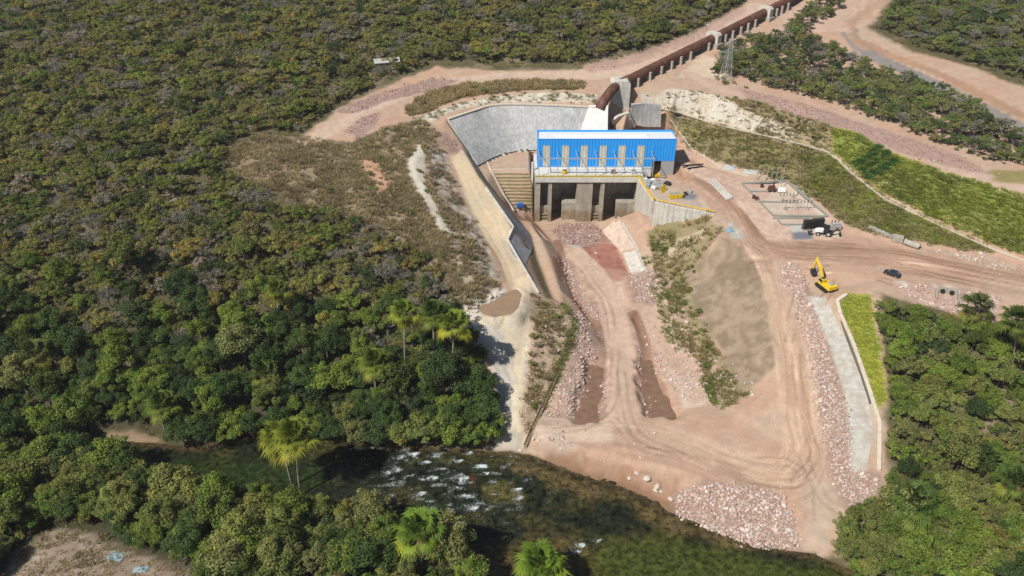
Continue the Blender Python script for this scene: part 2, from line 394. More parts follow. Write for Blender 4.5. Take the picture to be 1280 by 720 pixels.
def zone(px, col, name=None, soft=.8, edge=1.0, k=1.0, col2=None, raw=False):
    global CC
    po = px if raw else GP(dense(px, 3)); w_ = window(po, 8)
    sd = poly_sd(po, GX[w_], GY[w_])+warp[w_]*edge
    m = sstep(-soft, soft, sd)*k
    if name:
        if name not in ZMASK: ZMASK[name] = np.zeros(GX.shape)
        ZMASK[name][w_] = np.maximum(ZMASK[name][w_], m)
    if col is not None:
        c = A(col)
        if col2 is not None:
            q = sstep(-.3, .35, fine[w_]*.6+mot[w_]*.6)[..., None]; c = c*(1-q)+A(col2)*q
        CC[w_] = CC[w_]*(1-m[..., None])+c*m[..., None]
def stroke(px, width, col, name=None, soft=.5, edge=.5, k=1.0, broken=0.0):
    global CC
    po = GP(curve(px, 6)); w_ = window(po, width+8)
    d = line_d(po, GX[w_], GY[w_])+warp[w_]*edge*.6
    m = sstep(width/2+soft, width/2-soft, d)*k
    if broken: m = m*sstep(-broken, .4, fine[w_]+mot[w_]*.7)
    if name:
        if name not in ZMASK: ZMASK[name] = np.zeros(GX.shape)
        ZMASK[name][w_] = np.maximum(ZMASK[name][w_], m)
    if col is not None: CC[w_] = CC[w_]*(1-m[..., None])+A(col)*m[..., None]
def curve(px, k=8):
    """a smooth line through surveyed road points"""
    q = [np.array(p, float) for p in px]; q = [2*q[0]-q[1]]+q+[2*q[-1]-q[-2]]; out = []
    for i in range(1, len(q)-2):
        for j in range(k):
            t = j/k; out.append(tuple(.5*(2*q[i]+(q[i+1]-q[i-1])*t+(2*q[i-1]-5*q[i]+4*q[i+1]-q[i+2])*t*t+(3*q[i]-q[i-1]-3*q[i+1]+q[i+2])*t**3)))
    return out+[tuple(q[-2])]
def ruts(px, width, amp, sc=2.1, seed=120):
    """wheel tracks: tone that varies across a road and runs along it"""
    global CC
    amp = amp*.62; po = np.array(GP(curve(px, 7)))[:, :2]; w_ = window(po, width+4); X, Y = GX[w_], GY[w_]; best = np.full(X.shape, 1e9); lat = np.zeros(X.shape); al = np.zeros(X.shape); acc = 0.0
    for a, b in zip(po[:-1], po[1:]):
        e = b-a; l = max(np.hypot(*e), 1e-6); t = np.clip(((X-a[0])*e[0]+(Y-a[1])*e[1])/l/l, 0, 1); d = np.hypot(X-a[0]-e[0]*t, Y-a[1]-e[1]*t); k = d < best
        best = np.where(k, d, best); lat = np.where(k, ((X-a[0])*e[1]-(Y-a[1])*e[0])/l, lat); al = np.where(k, acc+t*l, al); acc += l
    lat = lat+1.2*fbm(al, al*0, 14, 2, seed+3)
    p = fbm(lat*sc, al*.055, 1.0, 3, seed)*.7+fbm(lat*.5, al*.03, 1.0, 2, seed+1)*.5; m = sstep(width/2, width/2-1.5, best)*amp*(.6+.8*sstep(-.3, .4, fbm(X, Y, 12, 3, seed+2)))
    f = 1+np.clip(p, -.8, .8)*m; CC[w_] = CC[w_]*np.stack([f, f**1.12, f**1.2], -1)
    GZ[w_] += p*m*.14
    return w_, lat, al, best
def wheelmarks(px, k, tone=.72):
    global CC
    w_, lat, al, best = ruts(px, 4, 0.0); d = np.abs(np.abs(lat)-.95); m = sstep(.55, .15, d)*(best < 2.2)*k*sstep(-.5, .2, fbm(GX[w_], GY[w_], 5, 3, 141)); GZ[w_] -= m*.07; CC[w_] = CC[w_]*(1-m[..., None]*(1-A((tone, tone*.95, tone*.9))))
# left upland of dry grass
zone([(285,180),(330,168),(400,178),(445,182),(480,163),(525,150),(548,165),(530,215),(556,262),(598,322),(614,350),(594,368),(572,374),(556,342),(520,312),(470,286),(400,264),(340,242),(288,225)], (.27,.215,.145), 'dry', edge=2.6, soft=2.0, col2=(.22,.165,.105))
zone([(448,200),(468,200),(490,230),(488,245),(465,238)], (.42,.26,.17), edge=.6)
zone([(506,207),(522,176),(533,195),(531,228),(548,262),(566,296),(552,294),(530,258),(513,230)], CHALK, edge=.8, col2=(.47,.42,.33))
zone([(560,255),(600,320),(630,345),(625,365),(585,370),(560,330)], (.40,.34,.27), edge=2, k=.6)
# slope above the berm
zone([(530,175),(556,190),(572,240),(610,310),(632,350),(600,345),(570,290),(540,240)], (.33,.28,.215), 'dry2', edge=1.2, col2=(.47,.43,.37))
zone([(555,160),(575,180),(570,195),(550,180)], RUBBLE, edge=.6)
# cream berm and track
zone([(563,195),(585,185),(605,222),(628,256),(641,283),(635,302),(650,328),(665,352),(660,372),(640,362),(630,338),(618,312),(600,290),(585,252)], CREAM, 'berm', edge=.35, col2=(.57,.45,.30))
stroke([(618,270),(632,310),(650,345)], 1.0, (.40,.33,.25), edge=.4, k=.5)
zone([(590,395),(612,398),(650,372),(662,380),(664,420),(660,470),(650,520),(660,560),(620,562),(618,520),(625,480),(610,440)], (.50,.44,.345), 'track', edge=.7, col2=CREAM)
zone([(590,410),(620,410),(640,440),(640,500),(630,540),(622,500),(612,450)], (.42,.40,.37), edge=.8, k=.7)
zone([(625,535),(655,540),(655,566),(612,562)], (.38,.34,.29), edge=.6, k=.7)
zone([(585,372),(632,362),(632,376),(606,392),(590,398),(580,388)], CHALK, edge=.8)
# bank left of the tailrace
zone([(668,372),(690,378),(712,395),(718,420),(700,470),(680,512),(660,545),(652,520),(662,470),(668,420)], (.33,.255,.165), 'weedy', edge=1.0, col2=(.40,.29,.22))
stroke([(704,380),(718,405),(710,430),(694,475)], 1.1, (.13,.15,.04), edge=.5)
stroke([(694,475),(675,517),(658,556)], 1.0, (.12,.085,.055), edge=.2)
zone([(640,268),(662,292),(672,322),(690,374),(682,374),(664,330),(650,292)], (.21,.165,.10), edge=.2, col2=(.15,.13,.06))
zone([(664,276),(676,292),(697,310),(706,340),(722,372),(712,388),(698,360),(688,325),(675,298)], (.50,.37,.27), edge=.4)
zone([(688,320),(700,322),(708,345),(700,350)], REDMUD, edge=.6, k=.8)
# tailrace floor
zone([(697,300),(745,300),(775,345),(790,395),(803,450),(806,520),(755,522),(753,450),(742,400),(726,365),(704,330)], PINK, 'tail', edge=.4, col2=(.53,.385,.30))
zone([(728,306),(770,303),(786,345),(748,345),(738,325)], (.27,.115,.085), edge=.6, col2=(.34,.16,.12))
zone([(770,275),(752,290),(740,300),(760,304),(775,300)], (.30,.165,.125), edge=.8, k=.8)
zone([(745,340),(790,342),(760,356),(735,350)], (.36,.19,.145), edge=.8, k=.55)
zone([(752,335),(790,340),(783,350),(760,352)], (.40,.24,.18), edge=.5, k=.6)
zone([(702,297),(735,292),(735,305),(715,310)], GREY, edge=.6)
stroke([(697,302),(718,372),(752,418),(752,460),(744,500),(730,524)], 2.6, (.25,.15,.105), edge=.6)
stroke([(792,393),(805,427),(809,460),(825,498)], 2.8, (.26,.155,.11), edge=.6)
zone([(718,390),(742,415),(745,455),(733,495),(728,525),(688,520),(700,480),(716,440)], (.40,.285,.225), 'rub', edge=.6, col2=RUBBLE)
zone([(845,480),(880,468),(890,505),(850,515)], (.56,.45,.35), edge=.8)
zone([(836,462),(848,463),(848,478),(832,474)], (.66,.60,.48), edge=.5)
# peninsula
zone([(806,290),(850,276),(884,266),(902,288),(870,330),(856,350),(880,405),(905,446),(935,492),(900,512),(878,470),(850,430),(835,390),(822,350)], (.30,.24,.145), 'pen', edge=.8, col2=(.21,.185,.09))
zone([(845,300),(880,285),(885,295),(830,330),(825,322)], (.50,.41,.30), edge=.5, k=.8)
zone([(905,300),(938,312),(955,365),(969,430),(969,458),(930,492),(900,445),(875,400),(852,345)], MATC, 'mat', edge=1.2, soft=1.0, col2=(.30,.235,.165))
ruts([(905,300),(925,370),(945,470)], 26, .3, sc=.5, seed=230)
zone([(800,345),(840,355),(858,400),(884,440),(905,470),(900,508),(850,500),(830,460),(810,410),(795,375)], (.46,.325,.25), edge=1.4, k=.8)
zone([(800,395),(812,430),(822,470),(845,505),(835,520),(812,500),(800,455)], (.31,.18,.125), edge=1.0, k=.8)
zone([(748,440),(752,470),(750,515),(730,526),(738,490)], (.30,.18,.125), edge=.8, k=.7)
zone([(905,285),(930,285),(938,300),(915,298)], (.44,.42,.38), edge=.6)
# bank by the river
zone([(665,560),(700,556),(760,575),(850,598),(850,640),(790,615),(730,597),(690,584)], (.40,.29,.21), 'bank', edge=1.0, col2=(.30,.18,.12))
zone([(672,540),(700,542),(725,560),(700,570),(675,560)], (.43,.33,.26), edge=.6)
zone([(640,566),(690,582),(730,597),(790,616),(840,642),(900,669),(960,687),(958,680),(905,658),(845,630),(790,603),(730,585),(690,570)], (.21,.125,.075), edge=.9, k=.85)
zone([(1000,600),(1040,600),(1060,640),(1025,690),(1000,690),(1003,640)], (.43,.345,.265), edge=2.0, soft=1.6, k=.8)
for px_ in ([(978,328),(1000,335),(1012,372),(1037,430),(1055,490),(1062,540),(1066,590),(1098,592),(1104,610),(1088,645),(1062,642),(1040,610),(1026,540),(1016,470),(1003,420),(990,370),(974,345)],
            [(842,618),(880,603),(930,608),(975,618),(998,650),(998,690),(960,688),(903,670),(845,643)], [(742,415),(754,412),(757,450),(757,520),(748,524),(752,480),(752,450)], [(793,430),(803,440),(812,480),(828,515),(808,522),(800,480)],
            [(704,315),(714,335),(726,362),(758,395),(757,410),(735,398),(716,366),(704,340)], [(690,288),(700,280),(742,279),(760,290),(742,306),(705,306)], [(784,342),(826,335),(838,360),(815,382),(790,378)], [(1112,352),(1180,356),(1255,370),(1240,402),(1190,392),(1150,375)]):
    zone(px_, (.31,.215,.17), edge=1.2, soft=1.2, k=.85, col2=(.26,.185,.145))  # rock beds: damp brown soil, with shade of the gaps put into the colour
# roads
RD = 'road'
stroke([(770,535),(850,552),(920,580),(985,590),(1005,560),(1000,500),(990,430),(978,370),(962,330),(950,312)], 8.5, (.46,.325,.235), RD, edge=.6, soft=1.2)
stroke([(778,530),(775,450),(768,400),(750,350),(722,318)], 7, (.51,.37,.285), RD, edge=.5)
stroke([(690,535),(770,538)], 8, (.51,.385,.295), RD, edge=.6, soft=1.2)
for off in (-9, 7):
    stroke([(800+off,548),(870+off,563),(930+off,588+off*.5),(985+off,588),(1000+off,550),(994+off,480),(982+off,410),(966+off,345)], 1.0, (.36,.24,.165), edge=.5, k=.6, broken=.5)
stroke([(858,212),(900,240),(930,270),(950,300),(975,312),(1040,312),(1130,318),(1210,335),(1300,352)], 8.5, (.36,.235,.165), RD, edge=.8, soft=1.5, k=.75)
for dy, kk in ((-5, .8), (0, .6), (6, .9), (11, .5)):
    stroke([(862,214+dy*.4),(902,243+dy*.5),(932,272+dy*.6),(955,302+dy*.6),(1000,313+dy),(1060,316+dy),(1130,323+dy),(1210,338+dy),(1300,354+dy)], 1.5, (.29,.175,.115), edge=.7, k=kk, broken=.6)
stroke([(1040,322),(1080,338),(1130,345),(1200,346)], 2.2, (.38,.26,.185), edge=.8, k=.7, broken=.4)
ruts([(690,533),(770,538),(850,552),(920,580),(985,590),(1007,560),(1001,500),(990,430),(978,370),(962,330),(945,306)], 11, .55)
ruts([(790,560),(860,572),(930,600),(990,612),(1020,560)], 9, .35, seed=140)
ruts([(778,530),(775,450),(768,400),(750,350),(722,318)], 8, .28, seed=150)
ruts([(858,212),(900,240),(930,270),(950,300),(975,312),(1040,312),(1130,318),(1210,335),(1300,352)], 13, .8, seed=160)
ruts([(960,325),(1000,328),(1060,330),(1130,335),(1210,346),(1300,366)], 12, .75, seed=170)
ruts([(385,178),(430,152),(500,120),(560,104),(640,96),(760,92),(830,68),(890,40),(945,8)], 8, .5, seed=180)
ruts([(860,92),(900,112),(1000,138),(1100,173),(1200,212),(1300,246)], 6, .5, seed=190)
ruts([(1105,2),(1072,22),(1062,40),(1095,66),(1160,92),(1230,125),(1300,160)], 9, .5, seed=200)
ruts([(566,190),(590,235),(615,275),(635,320),(650,355),(658,380),(655,420),(640,470),(634,520)], 6, .32, seed=210)
ruts([(600,410),(620,430),(632,470),(638,520),(634,560)], 6, .5, seed=215)
ruts([(880,220),(930,240),(985,300)], 14, .35, seed=220)
for q_, k_ in (([(770,530),(800,560),(860,575),(920,590)],.8),([(775,470),(790,540),(850,570),(940,598),(1000,600)],.8),([(1000,600),(1020,570),(1010,520),(996,450)],.9),([(1015,640),(1010,600),(985,575),(930,572)],.7),([(700,540),(740,530),(770,500),(768,430)],.7),([(1045,330),(1010,345),(990,380),(985,420)],.8),([(1035,370),(1060,345),(1120,338),(1200,350)],.8),([(1110,350),(1070,340),(1000,335),(950,310)],.8),
    ([(880,225),(920,250),(950,285),(1000,300),(1060,305)],.9),([(860,205),(920,225),(960,262),(975,300)],.7),([(730,340),(755,380),(765,430)],.8),([(400,172),(450,140),(520,108),(600,98)],.8),([(625,400),(640,370),(632,330),(605,290)],.7),([(610,440),(628,470),(640,520),(636,550)],.8),([(1060,640),(1030,620),(1012,580)],.6),([(1130,330),(1170,345),(1230,360)],.7)): wheelmarks(q_, k_)
for q_ in ([(770,540),(800,545),(790,560),(765,556)],[(905,575),(935,585),(925,600),(895,590)],[(985,470),(1000,480),(1003,510),(988,505)],[(955,315),(985,322),(975,345),(958,338)],[(1070,322),(1110,328),(1100,340),(1068,336)],[(905,245),(925,262),(915,268),(898,252)]): zone(q_, (.34,.215,.15), edge=1.4, soft=1.4, k=.55)
# yard
zone([(855,203),(905,216),(955,228),(995,245),(1030,280),(1040,300),(960,300),(935,270),(900,238),(862,215)], (.50,.345,.27), 'yard', edge=.5, col2=(.54,.40,.31))
zone([(925,226),(1000,228),(1040,275),(1055,300),(1000,288),(960,262)], (.53,.36,.285), edge=.5, col2=(.49,.42,.34))
zone([(800,222),(822,228),(850,238),(875,248),(890,262),(850,256),(820,248)], (.44,.36,.29), edge=.3)
zone([(850,240),(872,243),(866,250),(845,248)], (.20,.21,.23), edge=.4)
zone([(990,288),(1015,289),(1016,299),(992,299)], (.17,.18,.21), edge=.3)
zone([(985,281),(1004,281),(1008,290),(990,290)], (.50,.48,.45), edge=.5)
zone([(968,325),(995,330),(1003,360),(985,372),(970,345)], (.44,.31,.24), edge=.7)
zone([(1040,330),(1110,335),(1095,358),(1060,362),(1045,355)], PALE, edge=1.0, col2=PINK)
zone([(1112,352),(1180,356),(1255,370),(1240,402),(1190,392),(1150,375)], (.43,.29,.235), edge=1.0, col2=(.50,.42,.36))
# channel and green lawn on the right
zone([(1060,368),(1086,369),(1096,430),(1106,500),(1098,512),(1085,470),(1066,420),(1046,382)], (.27,.30,.055), 'lawn', edge=.5, col2=(.33,.33,.07))
zone([(1012,372),(1030,372),(1060,430),(1083,490),(1092,540),(1082,585),(1062,590),(1062,540),(1055,490),(1037,430)], (.43,.42,.375), edge=.4, col2=(.36,.345,.30))
# right-hand banks
zone([(830,135),(865,145),(900,157),(940,166),(1000,180),(1035,190),(1065,215),(1110,250),(1180,283),(1250,318),(1200,312),(1110,296),(1060,283),(1005,238),(955,217),(905,205),(860,186),(845,160)], (.24,.195,.105), 'bankdry', edge=.4, col2=(.20,.18,.075))
zone([(1000,195),(1035,195),(1065,220),(1110,254),(1180,286),(1248,316),(1200,310),(1120,296),(1065,275),(1020,235)], (.18,.195,.05), 'bankgreen', edge=1.2, col2=(.22,.21,.07))
zone([(1040,160),(1075,168),(1100,187),(1180,216),(1300,250),(1300,325),(1248,308),(1180,278),(1110,245),(1065,210),(1040,185)], (.175,.215,.04), 'bankgreen', edge=.4, col2=(.20,.215,.055))
zone([(1085,205),(1110,215),(1140,245),(1110,243),(1075,215)], (.25,.23,.10), edge=1.0, k=.6)
zone([(1160,270),(1220,262),(1300,290),(1300,322),(1248,306)], (.24,.225,.10), edge=1.2, k=.6)
zone([(935,125),(985,140),(1035,158),(1035,188),(1000,178),(940,164),(960,150)], (.30,.235,.145), 'bankdry', edge=1.0)
zone([(843,110),(900,120),(950,145),(1000,165),(985,178),(940,165),(880,152),(840,138),(806,132),(800,118)], CHALK, 'chalk', edge=.9, col2=(.44,.37,.28))
zone([(905,122),(950,130),(1000,148),(990,155),(940,142)], DRY, 'bankdry', edge=.8, k=.8)
zone([(560,140),(617,128),(700,128),(745,130),(745,118),(690,115),(620,120),(560,133),(480,163),(520,162)], CHALK, 'chalk', edge=.5, col2=(.46,.40,.31))
zone([(505,135),(540,115),(580,105),(650,100),(735,102),(730,112),(650,112),(580,122),(530,142),(512,145)], (.26,.205,.11), 'backdry', edge=.7, col2=(.21,.165,.085))
stroke([(385,178),(430,152),(500,120),(560,104),(640,96),(760,92),(830,68),(890,40),(945,8)], 7, (.50,.375,.29), RD, edge=.6, soft=1.2)
zone([(418,140),(470,118),(540,98),(575,100),(545,112),(490,124),(440,142)], MAUVE, 'mauve', edge=.7)
zone([(430,165),(452,146),(475,140),(468,160),(448,174)], MAUVE, 'mauve', edge=.7)
zone([(725,82),(800,66),(870,38),(925,8),(935,12),(880,48),(805,76),(740,92)], (.41,.28,.225), edge=1.0, k=.8)
zone([(880,68),(910,80),(905,100),(870,95),(845,98)], (.52,.42,.31), edge=.8)
stroke([(860,92),(900,112),(1000,138),(1100,173),(1200,212),(1300,246)], 5, (.49,.36,.285), RD, edge=.6, soft=1.0)
zone([(925,110),(1000,128),(1100,160),(1200,195),(1250,222),(1190,210),(1095,178),(1000,145),(935,125)], MAUVE, 'mauve', edge=.8, k=.85)
zone([(1235,212),(1300,212),(1300,232),(1240,226)], (.25,.215,.09), edge=.8)
stroke([(1060,32),(1068,52),(1095,72),(1140,92),(1190,116),(1300,172)], 6.5, (.235,.215,.20), 'asphalt', edge=.15, soft=.4)
stroke([(1105,2),(1072,22),(1062,40),(1080,60)], 4, (.38,.255,.175), RD, edge=.4)
stroke([(1078,52),(1110,68),(1160,87),(1220,115),(1300,155)], 4.5, (.36,.22,.145), edge=.4, k=.9)
stroke([(985,-5),(1000,-5)], 14, (.52,.33,.25), edge=.8)
zone([(975,20),(1010,2),(1050,0),(1060,40),(1010,40),(985,35)], (.50,.35,.275), edge=1.0)
# south clearing, small sand bars
zone([(22,690),(60,664),(120,664),(150,690),(250,716),(250,760),(0,760)], (.27,.205,.15), 'clear', edge=1.0, col2=(.36,.29,.23))
zone([(130,545),(155,538),(205,545),(200,556),(140,556)], (.31,.22,.14), edge=1.0, k=.8)
zone([(255,604),(285,608),(285,622),(258,620)], (.42,.31,.20), edge=.6)
zone([(390,622),(430,622),(450,640),(410,645)], (.33,.25,.16), edge=.8)
zone([(640,690),(735,690),(740,720),(640,730)], (.13,.10,.05), edge=1.5)
CC = CC*(1+.16*fine[..., None]+.10*mot[..., None])
CC = np.where((riv_sd > 0)[..., None], A((.07,.055,.025))*(1+.5*mot[..., None]), CC)
rel = np.zeros(GX.shape)
for nm_, a_ in (('pen',.45),('weedy',.35),('dry2',.40),('dry',.30),('bank',.30),('rub',.30),('mat',.12),('chalk',.55),('mauve',.22),('bankdry',.25)):
    rel = np.maximum(rel, ZMASK[nm_]*a_)
rdg = 1-2*np.abs(fbm(GX, GY, 4.5, 4, 131)); GZ = GZ+blur(rel, 3)*(rdg-.55)*1.1+blur(rel, 2)*fbm(GX, GY, 1.4, 3, 132)*.5
CC = np.clip(CC, .01, .85)

gm = bpy.data.materials.new('earth'); gm.use_nodes = True; N = gm.node_tree.nodes; L = gm.node_tree.links; b_ = N['Principled BSDF']
at = N.new('ShaderNodeAttribute'); at.attribute_name = 'tone'; geo = N.new('ShaderNodeNewGeometry')
n1 = N.new('ShaderNodeTexNoise'); n1.inputs['Scale'].default_value = 2.6; n1.inputs['Detail'].default_value = 8; n1.inputs['Roughness'].default_value = .7; L.new(geo.outputs['Position'], n1.inputs['Vector'])
r1 = N.new('ShaderNodeMapRange'); r1.inputs[1].default_value = .3; r1.inputs[2].default_value = .7; r1.inputs[3].default_value = .85; r1.inputs[4].default_value = 1.14; L.new(n1.outputs['Fac'], r1.inputs[0])
mx = N.new('ShaderNodeMix'); mx.data_type = 'RGBA'; mx.blend_type = 'MULTIPLY'; mx.inputs[0].default_value = 1; L.new(at.outputs['Color'], mx.inputs[6]); L.new(r1.outputs[0], mx.inputs[7]); L.new(mx.outputs[2], b_.inputs['Base Color'])
b_.inputs['Roughness'].default_value = .95; b_.inputs['Specular IOR Level'].default_value = .1
n2 = N.new('ShaderNodeTexNoise'); n2.inputs['Scale'].default_value = 1.3; n2.inputs['Detail'].default_value = 9; n2.inputs['Roughness'].default_value = .7; L.new(geo.outputs['Position'], n2.inputs['Vector'])
bp = N.new('ShaderNodeBump'); bp.inputs['Distance'].default_value = .10; L.new(n2.outputs['Fac'], bp.inputs['Height']); L.new(bp.outputs[0], b_.inputs['Normal'])

idx = np.arange(NX*NY).reshape(NY, NX)
quads = np.stack([idx[:-1,:-1], idx[:-1,1:], idx[1:,1:], idx[1:,:-1]], -1).reshape(-1, 4)
allco = np.stack([GX, GY, GZ], -1).reshape(-1, 3)
cls = np.zeros((NY, NX), int)
cls[ZMASK['yard'] > .5] = 2; cls[ZMASK['road'] > .45] = 1; cls[ZMASK['asphalt'] > .5] = 3
fcl = cls[:-1, :-1].reshape(-1)
for k, nm in enumerate(('ground', 'dirt_road', 'yard', 'road')):
    q = quads[fcl == k]; used, inv = np.unique(q, return_inverse=True)
    me = mesh_np(nm, allco[used], inv.reshape(-1, 4), 4)
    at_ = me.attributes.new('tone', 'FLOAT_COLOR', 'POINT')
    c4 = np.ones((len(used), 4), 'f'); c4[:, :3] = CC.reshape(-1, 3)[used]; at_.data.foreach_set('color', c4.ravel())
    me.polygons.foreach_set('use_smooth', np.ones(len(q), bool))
    tag(link(nm, me, gm), kind='structure')

# ------------------------------------------------------------------ water
FOAM_PX = [(505,572,9,4),(520,568,10,5),(548,570,8,3),(535,578,8,3),(578,577,11,4),(606,583,9,4),(556,587,8,3),(545,598,9,3.5),(582,598,12,5),(500,588,8,4),(488,592,6,4),
 (530,617,8,4),(584,620,9,4),(596,635,10,5),(575,610,6,3),(652,622,5,7),(650,612,6,3),(565,652,7,4),(582,656,5,4),(728,682,6,5),(722,690,7,3),(750,676,5,3),(560,561,5,3),(590,566,6,3),(470,560,6,2),(440,562,5,2),(610,592,5,3)]
wx = np.arange(-330, 330, .5); wy = np.arange(60, 175, .5); WX, WY = np.meshgrid(wx, wy)
wsd = poly_sd(RIV, WX, WY)
rough_zone = sstep(26, 6, np.hypot((WX-P(570,600,0)[0])*.75, WY-P(570,600,0)[1]))
foam = np.zeros(WX.shape); wz = fbm(WX, WY, 1.1, 3, 41)*(.02+.10*rough_zone)
for (fx, fy, rx, ry) in FOAM_PX:
    c0 = P(fx, fy, 0); ax = rx/5.6*1.7; ay = ry/3.2*.62
    dx = (WX-c0[0])/ax+fbm(WX, WY, 1.4, 3, 51)*.35; dy = (WY-c0[1])/ay+fbm(WX, WY, 1.0, 3, 52)*.6; dx = dx+.45*dy*dy
    q = np.where(dx < 0, np.exp(np.minimum(dx, 0)*1.25), np.exp(-(dx*4)**2))*np.exp(-dy*dy*1.1)
    foam = np.maximum(foam, .92*q*(.6+.4*sstep(-.4, .3, fbm(WX*.6, WY*2.2, .8, 4, 53))))
    wz = wz+.28*np.exp(-(dx*dx+dy*dy)*1.2)
foam = np.maximum(foam, rough_zone*.42*sstep(.05, .5, fbm(WX, WY*2.5, 2.2, 4, 54)))
jj, ii = np.where((wsd[:-1,:-1] > -2.5))
widx = np.arange(WX.size).reshape(WX.shape)
wq = np.stack([widx[jj,ii], widx[jj,ii+1], widx[jj+1,ii+1], widx[jj+1,ii]], -1)
used, inv = np.unique(wq, return_inverse=True)
me = mesh_np('river', np.stack([WX, WY, wz], -1).reshape(-1, 3)[used], inv.reshape(-1, 4), 4)
bedA = fbm(WX, WY, 6, 5, 61); bedB = fbm(WX, WY, 2.2, 4, 62)
wc = A((.016,.020,.010))*np.ones(WX.shape+(1,))
q = sstep(-.1, .45, bedA)[..., None]*.8; wc = wc*(1-q)+A((.050,.046,.016))*q
q = sstep(.0, .5, bedB-.3*bedA)[..., None]*.7; wc = wc*(1-q)+A((.006,.008,.006))*q
def wzone(px, col, k, soft=2.5):
    global wc
    sd = poly_sd([P(a, b, 0) for a, b in px], WX, WY)+bedB*2.2+bedA*1.5; m_ = (sstep(-soft, soft, sd)*k)[..., None]; wc = wc*(1-m_)+A(col)*m_
wzone([(130,565),(330,575),(400,585),(400,615),(300,615),(200,590)], (.020,.034,.008), .8)
wzone([(735,690),(820,672),(930,690),(1050,715),(1050,780),(740,760)], (.050,.062,.012), .85)
wzone([(600,680),(700,672),(740,690),(740,720),(600,730)], (.085,.062,.022), .7)
wzone([(600,608),(640,600),(660,625),(610,632)], (.11,.095,.03), .6, 1.2)
wzone([(640,570),(700,590),(790,620),(860,655),(960,690),(940,692),(850,665),(780,632),(690,605),(640,590)], (.12,.085,.035), .65, 1.5)
wzone([(586,596),(597,596),(598,606),(588,606)], (.10,.03,.02), .7, .8)
q = sstep(2.2, .2, wsd)[..., None]; wc = wc*(1-.5*q)+A((.10,.065,.03))*.5*q
c4 = np.ones((len(used), 4), 'f'); c4[:, :3] = np.clip(wc.reshape(-1, 3)[used]*(1+.35*fbm(WX, WY, 1.3, 3, 63).reshape(-1, 1)[used]), .004, 1); c4[:, 3] = 1
me.attributes.new('tone', 'FLOAT_COLOR', 'POINT').data.foreach_set('color', c4.ravel())
me.attributes.new('foam', 'FLOAT', 'POINT').data.foreach_set('value', foam.reshape(-1)[used].astype('f'))
me.polygons.foreach_set('use_smooth', np.ones(len(wq), bool))
wm = bpy.data.materials.new('river_water'); wm.use_nodes = True; N = wm.node_tree.nodes; L = wm.node_tree.links; b_ = N['Principled BSDF']
at = N.new('ShaderNodeAttribute'); at.attribute_name = 'tone'; af = N.new('ShaderNodeAttribute'); af.attribute_name = 'foam'
geo = N.new('ShaderNodeNewGeometry'); n1 = N.new('ShaderNodeTexNoise'); n1.inputs['Scale'].default_value = 4.5; n1.inputs['Detail'].default_value = 8; n1.inputs['Roughness'].default_value = .7; vm = N.new('ShaderNodeVectorMath'); vm.operation = 'MULTIPLY'; vm.inputs[1].default_value = (.55,1.5,1); L.new(geo.outputs['Position'], vm.inputs[0]); L.new(vm.outputs[0], n1.inputs['Vector'])
ad = N.new('ShaderNodeMath'); ad.operation = 'MULTIPLY_ADD'; L.new(n1.outputs['Fac'], ad.inputs[0]); ad.inputs[1].default_value = 2.4; ad.inputs[2].default_value = -1.2
a2 = N.new('ShaderNodeMath'); a2.operation = 'ADD'; L.new(af.outputs['Fac'], a2.inputs[0]); L.new(ad.outputs[0], a2.inputs[1])
rf = N.new('ShaderNodeMapRange'); rf.inputs[1].default_value = .30; rf.inputs[2].default_value = .74; L.new(a2.outputs[0], rf.inputs[0])
mx = N.new('ShaderNodeMix'); mx.data_type = 'RGBA'; L.new(rf.outputs[0], mx.inputs[0]); L.new(at.outputs['Color'], mx.inputs[6]); mx.inputs[7].default_value = (.66,.75,.76,1); L.new(mx.outputs[2], b_.inputs['Base Color'])
n4 = N.new('ShaderNodeTexNoise'); n4.inputs['Scale'].default_value = .75; n4.inputs['Detail'].default_value = 9; n4.inputs['Roughness'].default_value = .72; L.new(geo.outputs['Position'], n4.inputs['Vector'])
r4 = N.new('ShaderNodeMapRange'); r4.inputs[1].default_value = .36; r4.inputs[2].default_value = .66; r4.inputs[3].default_value = .18; r4.inputs[4].default_value = 2.0; L.new(n4.outputs['Fac'], r4.inputs[0])
m4 = N.new('ShaderNodeMix'); m4.data_type = 'RGBA'; m4.blend_type = 'MULTIPLY'; m4.inputs[0].default_value = 1; L.new(at.outputs['Color'], m4.inputs[6]); L.new(r4.outputs[0], m4.inputs[7]); L.new(m4.outputs[2], mx.inputs[6])
rr = N.new('ShaderNodeMapRange'); rr.inputs[3].default_value = .07; rr.inputs[4].default_value = .8; L.new(rf.outputs[0], rr.inputs[0]); L.new(rr.outputs[0], b_.inputs['Roughness'])
b_.inputs['IOR'].default_value = 1.33; b_.inputs['Specular IOR Level'].default_value = .22
n3 = N.new('ShaderNodeTexNoise'); n3.inputs['Scale'].default_value = 1.6; n3.inputs['Detail'].default_value = 4; L.new(geo.outputs['Position'], n3.inputs['Vector'])
bp = N.new('ShaderNodeBump'); bp.inputs['Distance'].default_value = .05; L.new(n3.outputs['Fac'], bp.inputs['Height']); L.new(bp.outputs[0], b_.inputs['Normal'])
tag(link('river', me, wm), kind='structure')
def pond(px, z, m, name='pond'):
    poly = [P(a, b, z) for a, b in dense(px, 3)]
    me = bpy.data.meshes.new(name); me.from_pydata([tuple(p) for p in poly], [], [tuple(range(len(poly)))])
    return tag(link(name, me, m), kind='structure')
mw = mat('muddy_water', (.30,.205,.13), .18, var=.1, vscale=.5, spec=.5); mw2 = mat('brown_pool_water', (.215,.13,.085), .15, var=.2, vscale=.6, spec=.5)
